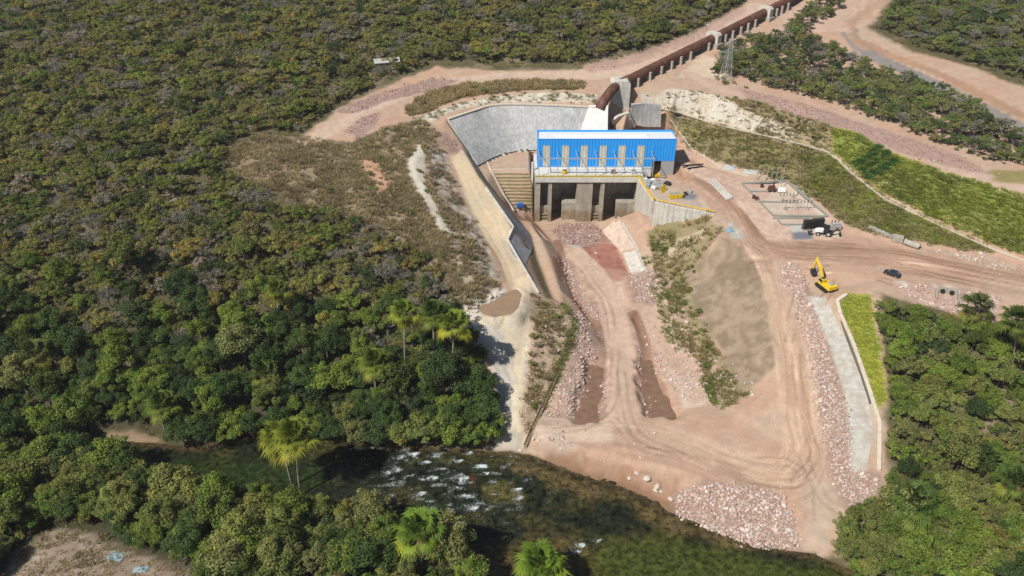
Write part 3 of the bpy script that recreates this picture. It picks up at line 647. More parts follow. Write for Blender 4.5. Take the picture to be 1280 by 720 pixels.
# ------------------------------------------------------------------ the air
hz = MB().bbox(-420, 420, -30, 720, -4, 150)
hm = bpy.data.materials.new('haze_air'); hm.use_nodes = True; hn = hm.node_tree.nodes; hn.remove(hn['Principled BSDF']); hv = hn.new('ShaderNodeVolumePrincipled')
hv.inputs['Color'].default_value = (.88,.92,1,1); hv.inputs['Density'].default_value = .00008; hm.node_tree.links.new(hv.outputs[0], hn['Material Output'].inputs['Volume'])
tag(hz.build('haze', hm), 'thin pale haze hanging over the whole valley', kind='stuff')
# ------------------------------------------------------------------ concrete, metal and paint
def streaks(N, L, g, out):
    vm = N.new('ShaderNodeVectorMath'); vm.operation = 'MULTIPLY'; vm.inputs[1].default_value = (1.3,1.3,.10); L.new(g.outputs['Position'], vm.inputs[0])
    n = N.new('ShaderNodeTexNoise'); n.inputs['Scale'].default_value = 1.0; n.inputs['Detail'].default_value = 7; n.inputs['Roughness'].default_value = .7; L.new(vm.outputs[0], n.inputs['Vector'])
    r = N.new('ShaderNodeMapRange'); r.inputs[1].default_value = .35; r.inputs[2].default_value = .62; r.inputs[3].default_value = .70; r.inputs[4].default_value = 1.06; L.new(n.outputs['Fac'], r.inputs[0])
    m = N.new('ShaderNodeMix'); m.data_type = 'RGBA'; m.blend_type = 'MULTIPLY'; m.inputs[0].default_value = 1; L.new(out, m.inputs[6]); L.new(r.outputs[0], m.inputs[7]); return m.outputs[2]
M_CON = mat('weathered_concrete', (.40,.37,.315), .85, var=.16, vscale=.9, bump=.03, stain=(.24,.19,.135), stain_amt=.55, stain_scale=.35)
M_GREYCON = mat('grey_lining_concrete', (.50,.50,.485), .8, var=.12, vscale=.5, bump=.02, stain=(.37,.375,.365), stain_amt=.75, stain_scale=.16, extra=streaks)
M_WHITECON = mat('pale_concrete', (.60,.57,.51), .8, var=.10, vscale=.8, bump=.02, stain=(.42,.38,.31), stain_amt=.5, stain_scale=.6, extra=streaks)
M_BLUECON = mat('bluish_slab_concrete', (.37,.385,.40), .75, var=.12, vscale=.6, bump=.02, stain=(.25,.25,.25), stain_amt=.5)
M_BEIGECON = mat('dusty_slab_concrete', (.56,.45,.36), .85, var=.12, vscale=.6, bump=.02, stain=(.36,.23,.16), stain_amt=.6)
M_KERB = mat('kerb_concrete', (.60,.53,.43), .85, var=.12, vscale=1.5, stain=(.42,.34,.25), stain_amt=.6, stain_scale=.8)
def waterline(N, L, g, out):
    sx = N.new('ShaderNodeSeparateXYZ'); L.new(g.outputs['Position'], sx.inputs[0])
    n = N.new('ShaderNodeTexNoise'); n.inputs['Scale'].default_value = .8; n.inputs['Detail'].default_value = 4; L.new(g.outputs['Position'], n.inputs['Vector'])
    a = N.new('ShaderNodeMath'); a.operation = 'MULTIPLY_ADD'; L.new(n.outputs['Fac'], a.inputs[0]); a.inputs[1].default_value = 1.2; L.new(sx.outputs['Z'], a.inputs[2])
    r = N.new('ShaderNodeMapRange'); r.inputs[1].default_value = 8.8; r.inputs[2].default_value = 6.6; L.new(a.outputs[0], r.inputs[0])
    m = N.new('ShaderNodeMix'); m.data_type = 'RGBA'; m.blend_type = 'MULTIPLY'; L.new(r.outputs[0], m.inputs[0]); L.new(out, m.inputs[6]); m.inputs[7].default_value = (.78,.66,.53,1)
    return m.outputs[2]
M_PIER = mat('pier_concrete', (.41,.375,.31), .85, var=.18, vscale=.7, bump=.03, stain=(.23,.19,.15), stain_amt=.6, stain_scale=.3, extra=lambda N, L, g, o: waterline(N, L, g, streaks(N, L, g, o)))
M_BLUE = mat('blue_cladding', (.024,.335,.90), .42, var=.07, vscale=.35, spec=.35, stain=(.05,.30,.72), stain_amt=.45, stain_scale=.35)
M_ROOF = mat('white_roofing', (.78,.80,.82), .45, var=.05, vscale=.4, stain=(.62,.66,.72), stain_amt=.5)
M_WHITE = mat('white_paint', (.76,.76,.74), .55, var=.08, vscale=.7, stain=(.55,.5,.42), stain_amt=.5)
M_STRIP = mat('fibreglass_strip', (.58,.56,.47), .35, var=.12, vscale=.8, spec=.4)
M_STEEL = mat('galvanised_steel', (.52,.53,.53), .45, .35, var=.1)
M_GREYDOOR = mat('grey_sheet_door', (.40,.41,.42), .5, .2, var=.06)
M_DARK = mat('dark_steel', (.05,.05,.055), .5, .3, var=.2)
M_BLACK = mat('black_rubber', (.022,.022,.024), .7, var=.2)
M_YEL = mat('yellow_paint', (.78,.52,.02), .45, var=.12, vscale=1.5, stain=(.45,.30,.08), stain_amt=.5, stain_scale=1.2)
M_RUST = mat('rusty_pipe_steel', (.135,.062,.045), .7, .15, var=.25, vscale=.5, bump=.02, stain=(.23,.12,.085), stain_amt=.6, stain_scale=.5)
M_GLASS = mat('dark_glass', (.03,.035,.04), .08, var=.05, spec=.6)
M_TARPB = mat('blue_tarpaulin', (.24,.36,.42), .6, var=.2, vscale=1.5, stain=(.36,.37,.34), stain_amt=.9, stain_scale=.7)
M_WOOD = mat('weathered_timber', (.20,.15,.10), .85, var=.25, vscale=3)
M_CAR = mat('dark_car_paint', (.035,.038,.05), .25, .2, var=.05, spec=.5)
M_REDSTEEL = mat('red_oxide_steel', (.11,.05,.04), .6, .1, var=.2)

def ruled(name, U, Lw, m, parent=None, n=12, mrows=2, lift=.3, gap=0.0, depth=.5):
    """a lining cast in panels between an upper and a lower 3-D line"""
    def res(pts, k):
        pts = [Vector(p) for p in pts]; d = [0]
        for a, b in zip(pts[:-1], pts[1:]): d.append(d[-1]+(b-a).length)
        out = []
        for i in range(k+1):
            t = d[-1]*i/k; j = max(q for q in range(len(d)) if d[q] <= t+1e-6); j = min(j, len(pts)-2)
            out.append(pts[j].lerp(pts[j+1], min(1, (t-d[j])/max(d[j+1]-d[j], 1e-6))))
        return out
    u = res(U, n); l = res(Lw, n); mb = MB(); grid = []
    for i in range(n+1): grid.append([u[i].lerp(l[i], j/mrows) for j in range(mrows+1)])
    for i in range(n):
        for j in range(mrows):
            a, b, c, d = grid[i][j], grid[i+1][j], grid[i+1][j+1], grid[i][j+1]; nn = (c-a).cross(d-b)
            if nn.length < 1e-6: continue
            nn.normalize(); nn = -nn if nn.z < 0 else nn; o = nn*lift
            if gap:
                cc = (a+b+c+d)/4; a, b, c, d = [p+(cc-p).normalized()*gap*1.4 for p in (a, b, c, d)]
                mb.hexa([a+o*.0-nn*depth*.2, b-nn*depth*.2, c-nn*depth*.2, d-nn*depth*.2], [a+o, b+o, c+o, d+o])
            else: mb.hexa([a-nn*depth, b-nn*depth, c-nn*depth, d-nn*depth], [a+o, b+o, c+o, d+o])
    return mb.build(name, m, parent)
def conform(name, px, width, height, m, parent=None, step=5, lift=0.0, sink=.3):
    """a kerb, path or gutter laid along the ground"""
    pts = [Vector(G(*q)) for q in denseline(px, step)]; mb = MB()
    Lf, Rt = [], []
    for i, p in enumerate(pts):
        d = pts[min(i+1, len(pts)-1)]-pts[max(i-1, 0)]; d.z = 0; d.normalize(); q = Vector((-d.y, d.x, 0))*width/2
        zz = p.z+lift; Lf.append(Vector((p.x+q.x, p.y+q.y, zz))); Rt.append(Vector((p.x-q.x, p.y-q.y, zz)))
    n0 = 0; v = []; f = []
    for a, b in zip(Lf, Rt):
        v += [a+Vector((0,0,height)), b+Vector((0,0,height)), b-Vector((0,0,sink)), a-Vector((0,0,sink))]
    for i in range(len(pts)-1):
        o = i*4
        for k in range(4): f.append((o+k, o+(k+1) % 4, o+4+(k+1) % 4, o+4+k))
    f.append((0,1,2,3)); f.append(tuple(len(v)-4+k for k in (3,2,1,0)))
    mb.add(v, f); return mb.build(name, m, parent)
def sheet(name, U, Lw, m, n=14, mr=4, lift=.12, parent=None):
    """a thin cast slab that follows the ground between two surveyed lines"""
    u = denseline(U, max(1, n//(len(U)-1))); l = denseline(Lw, max(1, n//(len(Lw)-1))); k = min(len(u), len(l)); v = []; f = []
    for i in range(k):
        for j in range(mr+1):
            t = j/mr; g = G(u[i][0]*(1-t)+l[i][0]*t, u[i][1]*(1-t)+l[i][1]*t); v.append((g[0], g[1], g[2]+lift))
    for i in range(k-1):
        for j in range(mr): a = i*(mr+1)+j; f.append((a, a+1, a+mr+2, a+mr+1))
    nn = len(v); v += [(p[0], p[1], p[2]-lift-.3) for p in v[:nn]]
    f += [tuple(q+nn for q in reversed(x)) for x in f]
    rim = [i*(mr+1) for i in range(k)]+[(k-1)*(mr+1)+j for j in range(1, mr+1)]+[i*(mr+1)+mr for i in range(k-2, -1, -1)]+[j for j in range(mr-1, 0, -1)]
    for a, b in zip(rim, rim[1:]+rim[:1]): f.append((a, b, b+nn, a+nn))
    return MB().add(v, f).build(name, m, parent)

pond([(594,386),(610,377),(632,363),(648,358),(656,367),(651,387),(642,397),(618,397),(604,393)], 12.62, mw, 'muddy_pond')
pond([(733,455),(755,458),(756,490),(749,508),(749,531),(717,532),(722,503),(731,483)], 2.98, mw2, 'ditch_pool')
pond([(800,450),(815,450),(823,482),(838,498),(848,524),(811,523),(802,490)], 2.98, mw2, 'ditch_pool')
#--- linings and walls
t = thing('retaining_wall', 'tall grey concrete wall curving behind the blue powerhouse', 'retaining wall', P(640,160,26))
def under(o, t):
    o.parent = t; o.matrix_parent_inverse = Matrix.Translation(-Vector(t.location)) if t.rotation_euler.z == 0 else (Matrix.Translation(t.location)@Matrix.Rotation(t.rotation_euler.z, 4, 'Z')).inverted(); return o
U = [P(*q, 33) for q in curve([(560,150),(590,140),(617,132.5),(660,131.5),(745,135)], 5)]; Lw = [P(*q) for q in ((597,207,21),(604,203.5,20.5),(612,199,20.2),(621,195,19.9),(632,191.5,19.8),(652,188,19.7),(762,186,19.7))]
under(ruled('wall_backing', U, Lw, M_GREYCON, n=20, mrows=3, lift=.25), t)
under(ruled('wall_panel', U, Lw, M_GREYCON, n=16, mrows=3, lift=.29, gap=.022), t)
mb = MB()
for a, b in zip(U[:-1], U[1:]): mb.bar(Vector(a)+Vector((0,0,.35)), Vector(b)+Vector((0,0,.35)), 1.1, .35)
under(mb.build('coping', M_KERB), t)
t = thing('retaining_wall', 'short pale curved concrete wall right of the big pipe', 'retaining wall', P(800,150,26))
under(ruled('upper_panel', [P(789,130,33),P(806,128.5,33),P(826,131,32.3)], [P(790,154,25),P(806,158,24),P(826,158,24)], M_GREYCON, n=6, mrows=2, lift=.4), t)
under(ruled('lower_panel', [P(764,151,28),P(773,144,29.5),P(786,140,30.3)], [P(766,166,22),P(778,162,23),P(794,157,24.4)], M_WHITECON, n=5, mrows=2, lift=.5), t)
t = thing('retaining_wall', 'white concrete wall holding the yard edge right of the powerhouse', 'retaining wall', P(819,252,10))
TW = [P(800,224,20),P(819,252,20),P(850,258.5,20),P(893,267,20)]
for k, (a, b) in enumerate(zip(TW[:-1], TW[1:])):
    a, b = Vector(a), Vector(b); d = (b-a).normalized(); nrm = Vector((d.y, -d.x, 0)); bot = (6, 8, 13)[k]
    if nrm.y > 0: nrm = -nrm
    mb = MB(); q = 5
    for i in range(q):
        p0 = a.lerp(b, i/q)+d*.03; p1 = a.lerp(b, (i+1)/q)-d*.03
        for (z0, z1) in ((bot, 13.0), (13.06, 16.6), (16.66, 20.15)):
            if z1 <= bot: continue
            mb.hexa([Vector((p0.x,p0.y,z0))+nrm*.95, Vector((p1.x,p1.y,z0))+nrm*.95, Vector((p1.x,p1.y,z0))-nrm*.1, Vector((p0.x,p0.y,z0))-nrm*.1],
                    [Vector((p0.x,p0.y,z1))+nrm*.9, Vector((p1.x,p1.y,z1))+nrm*.9, Vector((p1.x,p1.y,z1))-nrm*.1, Vector((p0.x,p0.y,z1))-nrm*.1])
    under(mb.build('wall_panel', M_WHITECON), t)
# yellow guard along that wall
t = thing('guard_rail', 'bright yellow guard barrier along the top of the white yard wall', 'guard rail', P(800,224,20.2))
mb = MB(); a, b = Vector(TW[0]), Vector(TW[1])
for i in range(8): p = a.lerp(b, i/7); under(MB().bar(p+Vector((-.5,0,0)), p+Vector((-.5,0,1.3)), .1).build('post', M_YEL), t)
mb = MB().bar(a+Vector((-.5,0,.75)), b+Vector((-.5,0,.75)), .06, 1.0)
under(mb.build('mesh_panel', M_YEL), t)
t = thing('guard_rail', 'low yellow tape barrier along the outer edge of the yard', 'guard rail', P(850,258.5,20.2))
mb = MB()
for a, b in zip(TW[1:-1], TW[2:]):
    for i in range(6): p = Vector(a).lerp(Vector(b), i/6); under(MB().bar(p, p+Vector((0,0,1.0)), .09).build('post', M_WOOD), t)
mb = MB()
for a, b in zip(TW[1:-1], TW[2:]): mb.bar(Vector(a)+Vector((0,0,.8)), Vector(b)+Vector((0,0,.8)), .08, .3)
under(mb.build('tape', M_YEL), t)
tag(sheet('slope_slab', [(618,252),(641,284),(634,300),(641,320)], [(632,262),(661,291),(667,308),(657,330)], M_BLUECON), 'bluish concrete slab lining the slope left of the tailrace', 'slope slab')
tag(conform('concrete_kerb', [(607,235),(620,254),(641,284),(634,300),(650,328),(673,367)], .75, .35, M_WHITECON, step=4), 'white kerb along the cream track edge above the drained slope', 'kerb')
tag(sheet('slope_slab', [(773,272),(795,310)], [(752,289),(776,315)], M_BEIGECON), 'upper pinkish concrete slab sloping into the tailrace on the right', 'slope slab')
tag(sheet('slope_slab', [(797,312),(806,338)], [(778,317),(789,343)], M_WHITECON), 'lower pale concrete slab sloping into the tailrace on the right', 'slope slab')
tag(conform('concrete_kerb', [(772,270),(795,309),(807,339)], .8, .3, M_WHITECON, step=4), 'white kerb along the top of the two tailrace slabs', 'kerb')
tag(conform('concrete_kerb', [(609,203),(614,215),(631,246),(642,264)], .6, .35, M_KERB, step=3), 'narrow kerb beside the terraced plot left of the powerhouse', 'kerb')
tag(conform('concrete_kerb', [(613,213),(640,212),(666,212)], .5, .25, M_KERB, step=4), 'straight kerb across the top of the terraced plot', 'kerb')
t = thing('stepped_gutter', 'pink gutter with dark cross bars at the foot of the grey wall', 'gutter', G(640,190))
g_ = conform('gutter_bed', [(601,206),(612,201),(626,195),(645,190),(668,188)], 1.6, .12, M_BEIGECON, step=4); under(g_, t)
mb = MB()
for q in denseline([(603,205),(612,201),(626,195),(645,190),(667,188)], 3):
    p = Vector(G(*q)); under(MB().box((p.x,p.y,p.z+.3), (.3,1.7,.5), .5).build('cross_bar', M_DARK), t)
# terraces of the plot
M_TURF = mat('turf_edging', (.25,.235,.10), .9, var=.35, vscale=1.5, stain=(.36,.28,.18), stain_amt=.9, stain_scale=.6)
t = thing('terrace', 'rows of turf edging stepping down the plot left of the powerhouse', 'terrace', G(640,240))
for i in range(11):
    y_ = 217.5+i*4.2; x_ = 617+(y_-216)*.53
    under(conform('turf_row', [(x_, y_+random.uniform(-.5,.5)), ((x_+666)/2, y_+random.uniform(-.6,.6)), (666, y_+random.uniform(-.5,.5))], random.uniform(.35,.6), .14, M_TURF, step=8), t)
#--- the powerhouse
XL, XR, YF = 7.6, 43.4, 240.4
ph = thing('powerhouse', 'bright blue powerhouse with pale strip windows on a concrete base', 'powerhouse', (XL, YF, 2))
def pb(name, mb, m, par=ph): o = mb.build(name, m); under(o, ph if par is None else ph); o.parent = par; return o
def pc(name, mb, m, par):
    o = mb.build(name, m); o.parent = par; o.matrix_parent_inverse = ph.matrix_basis.inverted() if par is ph else Matrix.Identity(4); return o
def sub(name, mb, m, par): o = mb.build(name, m); o.parent = par; return o     # par is a mesh whose own frame is the world's
mb = MB(); mb.bbox(XL, XR, YF+8.5, 258.5, .5, 18.3); mb.bbox(XL, 9.4, YF+3.48, YF+8.5, .5, 18.3); mb.bbox(41.6, XR, YF+3.48, YF+8.5, .5, 18.3); mb.bbox(21.6, 26.9, YF+3.48, YF+8.5, .5, 18.3); mb.bbox(16.9, 21.6, YF+1.6, YF+8.5, .5, 9.6); mb.bbox(35.4, 41.6, YF+1.6, YF+8.5, .5, 9.6)
under(mb.build('concrete_base', M_PIER), ph)
for (a, b) in ((XL,9.4),(12.1,13.3),(21.6,26.9),(29.5,30.8),(41.6,XR)): under(MB().bbox(a, b, YF, YF+3.5, .5, 18.3).build('pier', M_PIER), ph)
for (a, b) in ((9.4,12.1),(26.9,29.5)):
    mb = MB(); mb.bbox(a, b, YF+1.2, YF+2.0, .5, 8.6)
    for z in (3.2, 4.3, 5.4): mb.bbox(a, b, YF+.7, YF+1.2, z, z+.5)
    under(mb.build('stop_log', M_PIER), ph)
mb = MB(); mb.bbox(XL, XR+.2, YF-.5, 258.5, 18.32, 20.05); under(mb.build('deck', mat('pale_deck_concrete', (.60,.585,.54), .8, var=.12, vscale=.7, stain=(.40,.38,.33), stain_amt=.5)), ph)
mb = MB()
for i in range(30): x = XL+.1+i*(XR-XL)/29.2; mb.bar((x,YF-.35,20.05), (x,YF-.35,21.1), .07)
for z in (20.5, 21.1): mb.bar((XL,YF-.35,z), (XR,YF-.35,z), .07)
rl = under(mb.build('guard_rail', M_YEL), ph)
mb = MB(); mb.bbox(XL, XR, YF-.30, YF-.26, 20.1, 20.75); under(mb.build('kick_panel', mat('faded_yellow_mesh', (.50,.44,.12), .7, var=.2, vscale=.6, stain=(.46,.43,.30), stain_amt=.9, stain_scale=.5)), ph)
WY_, BX0, BX1, ZB, ZT = 247.0, 8.7, 54.3, 20.5, 30.6
def corr(mb, x0, x1, z0, z1, y, n):
    v = []; f = []
    for i in range(n+1):
        x = x0+(x1-x0)*i/n; yy = y-(.07 if i % 4 in (1, 2) else 0); v += [(x,yy,z0),(x,yy,z1)]
    for i in range(n): f.append((2*i,2*i+2,2*i+3,2*i+1))
    mb.add(v, f)
YB, ZRB = 256.0, 29.42
mb = MB(); corr(mb, BX0, 46.9, ZB, ZT, WY_, 150); corr(mb, 46.9, BX1, 22.8, ZT, WY_, 30)
mb.hexa([(BX0,WY_+.02,20.06),(BX0,WY_+.3,20.06),(BX0,YB,20.06),(BX0,YB,20.06)],[(BX0+.02,WY_+.02,ZT),(BX0+.02,WY_+.3,ZT),(BX0+.02,YB,ZRB),(BX0+.02,YB,ZRB)])
mb.prism([(WY_+.02,20.06),(YB,20.06),(YB,ZRB+.5),(WY_+.02,ZT)], 'x', BX0-.15, BX0)
mb.prism([(WY_+.02,22.8),(YB,22.8),(YB,ZRB+.5),(WY_+.02,ZT)], 'x', BX1, BX1+.15)
mb.bbox(BX0-.15, BX1+.15, YB, YB+.2, 20.06, ZRB+.55)
mb.bbox(BX0-.15, BX1+.15, WY_-.12, WY_+.1, ZT-.05, ZT+.12)
wl = under(mb.build('wall', M_BLUE), ph)
under(MB().bbox(BX0, 46.9, WY_-.1, WY_+.25, 20.06, ZB).build('plinth', M_WHITE), ph)
mb = MB(); mb.prism([(WY_+.1,ZT-.5),(YB,ZRB-.4),(YB,ZRB-.1),(WY_+.1,ZT-.1)], 'x', BX0+.05, BX1-.05); rf = under(mb.build('roof', M_ROOF), ph)
mb = MB(); s_ = (ZRB-ZT)/(YB-WY_); yv = WY_+3.6; mb.prism([(yv,ZT+s_*3.6-.15),(yv+1.6,ZT+s_*5.2-.15),(yv+1.6,ZT+s_*5.2+.5),(yv,ZT+s_*3.6+.45)], 'x', 14.6, 45.2)
sub('ridge_vent', mb, M_ROOF, rf)
for i in range(6):
    x = 10.35+i*6.28; mb = MB(); corr(mb, x, x+2.3, 20.8, 28.3, WY_-.1, 8); wd = under(mb.build('window', M_STRIP), ph)
    mb = MB()
    for q in (x-.07, x+2.3): mb.bbox(q, q+.07, WY_-.16, WY_-.02, 20.8, 28.3)
    mb.bbox(x-.07, x+2.37, WY_-.2, WY_-.02, 28.3, 28.4)
    sub('frame', mb, M_STEEL, wd)
under(MB().bbox(50.1, BX1, WY_+.05, WY_+.25, 17.4, 22.75).build('sliding_door', M_GREYDOOR), ph)
for q_ in ((46.9,47.15,WY_,WY_+.4,17.2,22.8), (BX1-.1,BX1+.15,WY_,WY_+.3,17.2,22.8)): under(MB().bbox(*q_).build('door_jamb', M_GREYDOOR), ph)
under(MB().bbox(BX1, BX1+.15, WY_+.3, YB, 17.2, 22.8).build('lower_end_wall', M_GREYDOOR), ph); under(MB().bbox(47, 50.2, 254, 254.2, 17.2, 22.8).build('inner_wall', M_GREYDOOR), ph); under(MB().bbox(43.5, 46.95, WY_, WY_+.4, 17.0, 20.5).build('lower_front_wall', M_WHITE), ph)
for i in range(7):
    x = 8.85+i*6.24; mb = MB(); mb.bar((x,YF-.1,20.05), (x,YF-.1,27.2), .2); mb.bar((x,YF-.1,26.6), (x,WY_-.05,26.6), .18)
    under(mb.build('frame_post', M_STEEL), ph)
mb = MB(); mb.bar((8.6,YF-.1,26.75),(46.6,YF-.1,26.75),.26,.3); mb.bar((12,YF+2.5,22.6),(46.6,YF+2.5,22.6),.1); mb.bar((12,YF+2.5,21.5),(46.6,YF+2.5,21.5),.1)
for i in range(12): mb.bar((12+i*3.14,YF+2.5,20.05),(12+i*3.14,YF+2.5,22.6),.08)
under(mb.build('hoist_beam', M_STEEL), ph)
under(MB().tube([(6.9,245.5,7),(6.9,245.5,23)], .35, 10).build('down_pipe', M_WHITE), ph)
# small plant on the deck
for x, c, nm, lb in ((17.5, M_YEL, 'winch', 'small yellow winch on the deck left of its middle'), (33.8, M_WOOD, 'crate', 'brown timber crate on the deck below the fifth strip window'), (40.5, M_STEEL, 'control_cabinet', 'grey cabinet on the deck near its right end')):
    tt = thing(nm, lb, nm.replace('_', ' '), (x, 243.2, 20.06)); mb = MB().box((0,0,.55), (1.7,1.0,1.0), top=.85)
    mb.build('housing', c, tt, bevel=.08)
    [MB().box((q,0,.06),(.2,1.1,.12)).build('skid', M_DARK, tt) for q in (-.5,.5)]; MB().disc((0,0,1.2),(1,0,0),.25,.9,12).build('drum' if nm == 'winch' else 'fitting', M_DARK, tt)

#--- penstock
pz = lambda px, py, z: V(px, py, z)
pp = thing('penstock', 'long rust brown steel pipe running downhill to the powerhouse', 'pipe', P(789,105,34))
path = [Vector((30.6,267.8,32.6)), Vector((32.2,270.6,34.6)), Vector((34.6,274.0,36.6)), Vector((37.5,278.5,37.8))]
def onground(px, py, up):
    lo_, hi_ = 25.0, 60.0
    for _ in range(40):
        z = (lo_+hi_)/2; p = P(px, py, z)
        if z-float(hgt(p[0], p[1])) > up: hi_ = z
        else: lo_ = z
    return V(px, py, lo_)
pl = [onground(a, b, u) for a, b, u in ((789,98.6,2.9),(803,91.5,2.7),(837,74.5,2.6),(892,47.5,2.6),(928,29.5,2.6),(959,14,2.6),(990,-2,2.6),(1030,-24,2.6))]
print('pipe', [tuple(round(q, 1) for q in p) for p in pl])
path += pl; R_ = 1.75
under(MB().tube(path, R_, 24).build('pipe_shell', M_RUST, smooth=True), pp)
mb = MB(); seg = []
for a, b in zip(pl[:-1], pl[1:]):
    k = max(1, int((b-a).length/4.5))
    for i in range(k): seg.append((a.lerp(b, (i+.5)/k), (b-a).normalized()))
for p, d in seg: under(MB().disc(p, d, R_+.07, .22, 24).build('stiffener_ring', M_RUST), pp)
wg = MB(); 
wg.hexa([(20.6,253.5,19),(32.8,253.5,19),(33.8,270.5,19),(26.6,270.5,19)], [(20.8,255.5,22),(32.8,255.5,22),(33.7,268.8,33.9),(27.0,268.8,33.9)])
tag(wg.build('thrust_block', mat('white_block_concrete', (.70,.69,.655), .8, var=.08, vscale=.7, stain=(.55,.52,.47), stain_amt=.45, stain_scale=.5), bevel=.12), 'white concrete ramp carrying the pipe down behind the blue roof', 'concrete block')
t = thing('anchor_block', 'tallest pale concrete anchor block where the pipe bends down', 'anchor block', (38.8,279,27))
mb = MB(); mb.prism([(35.4,25),(42.2,25),(42.2,38.6),(41.2,39.6),(36.4,39.6),(35.4,38.6)], 'y', 276.6, 282.2); under(mb.build('block', M_WHITECON, bevel=.1), t)
mb = MB(); mb.prism([(34.6,25),(43,25),(43,29.5),(34.6,29.5)], 'y', 276.0, 283); under(mb.build('footing', M_CON), t)
def along(px, py):
    """nearest point of the pipe axis to a sight line"""
    best = None
    for a, b in zip(pl[:-1], pl[1:]):
        for i in range(60):
            p = a.lerp(b, i/60); dep = p.y*_c-(p.z-CAM_H)*_s; u = p.y*_s+(p.z-CAM_H)*_c; q = (640+1004*p.x/dep, 360-1004*u/dep); e = (q[0]-px)**2+(q[1]-py)**2
            if best is None or e < best[0]: best = (e, p, (b-a).normalized())
    return best[1], best[2]
for (px, py, lb) in ((892,48,'grey concrete collar round the pipe behind the pylon'), (957,15,'grey concrete collar round the pipe highest up the hill')):
    p, d = along(px, py); az = math.atan2(d.y, d.x); gz = float(hgt(p.x, p.y))
    t = thing('anchor_block', lb, 'anchor block', (p.x,p.y,gz), az, 'collars round the pipe'); mb = MB(); h = p.z-gz
    mb.prism([(-2.9,-1.2),(2.9,-1.2),(2.9,h+1.6),(2.0,h+2.4),(-2.0,h+2.4),(-2.9,h+1.6)], 'x', -1.3, 1.3); mb.build('block', M_WHITECON, t, bevel=.08)
    MB().box((0,0,.2),(4,7.2,1.6)).build('footing', M_CON, t)
sad = [(795,100),(810,92),(824,84.5),(837,78),(849,72),(861,66),(884,56),(905,46),(914,41),(924,36),(933,31.5),(942,26),(969,14),(976,10),(983,5)]
for i, (px, py) in enumerate(sad):
    p, d = along(px-3, py-4); az = math.atan2(d.y, d.x); gz = float(hgt(p.x, p.y))
    t = thing('pipe_support', 'small pale concrete saddle under the rusty pipe', 'pipe support', (p.x,p.y,gz), az, 'concrete saddles under the pipe')
    h = p.z-gz
    for sgn in (-1, 1): MB().prism([(sgn*.9,-1),(sgn*2.7,-1),(sgn*2.5,h+.2),(sgn*1.75,h+.2),(sgn*.9,h-1.4)], 'x', -.45, .45).build('pedestal', M_CON, t)
    MB().prism([(-.9,-1),(.9,-1),(.9,h-1.6),(-.9,h-1.6)], 'x', -.42, .42).build('crosshead', M_CON, t)
# pylon
g = G(906,101); t = thing('pylon', 'grey steel lattice pylon beside the pipe track', 'pylon', g, .35)
HT = 15.5; lv = [0,3,6,8.6,10.8,12.6,14.1,HT]; wd_ = lambda z: 1.75-1.35*min(1, z/13.0)
for sx, sy in ((1,1),(1,-1),(-1,1),(-1,-1)):
    MB().bar((sx*wd_(0),sy*wd_(0),-.4),(sx*wd_(HT),sy*wd_(HT),HT),.13).build('leg', M_STEEL, t)
mb = MB()
for a, b in zip(lv[:-1], lv[1:]):
    A_, B_ = wd_(a), wd_(b)
    for q in ((1,0),(0,1),(-1,0),(0,-1)):
        for s2 in (1, -1):
            f0 = lambda s, ww: (q[0]*ww+(1-abs(q[0]))*s*ww, q[1]*ww+(1-abs(q[1]))*s*ww)
            p0 = f0(s2, A_); p1 = f0(-s2, B_); mb.bar((*p0,a),(*p1,b),.05)
        p0 = f0(1, B_); p1 = f0(-1, B_); mb.bar((*p0,b),(*p1,b),.05)
mb.build('bracing', M_STEEL, t)
for z, L_ in ((10.8, 4.4), (13.6, 2.6)):
    mb = MB()
    for s2 in (1,-1):
        mb.bar((-.5,s2*.4,z),(s2*0-L_,0,z+.15),.09); mb.bar((.5,s2*.4,z),(L_,0,z+.15),.09); mb.bar((-.4,s2*.4,z+.9),(-L_,0,z+.2),.08); mb.bar((.4,s2*.4,z+.9),(L_,0,z+.2),.08)
    a_ = mb.build('crossarm', M_STEEL, t)
    for q in (-L_+.15, L_-.15): sub('insulator', MB().tube([(q,0,z+.1),(q,0,z-1.0)], .13, 8), mat('insulator_glass', (.25,.16,.12), .3), a_)
MB().bar((0,0,HT),(0,0,HT+3.4),.09).build('mast', M_STEEL, t)

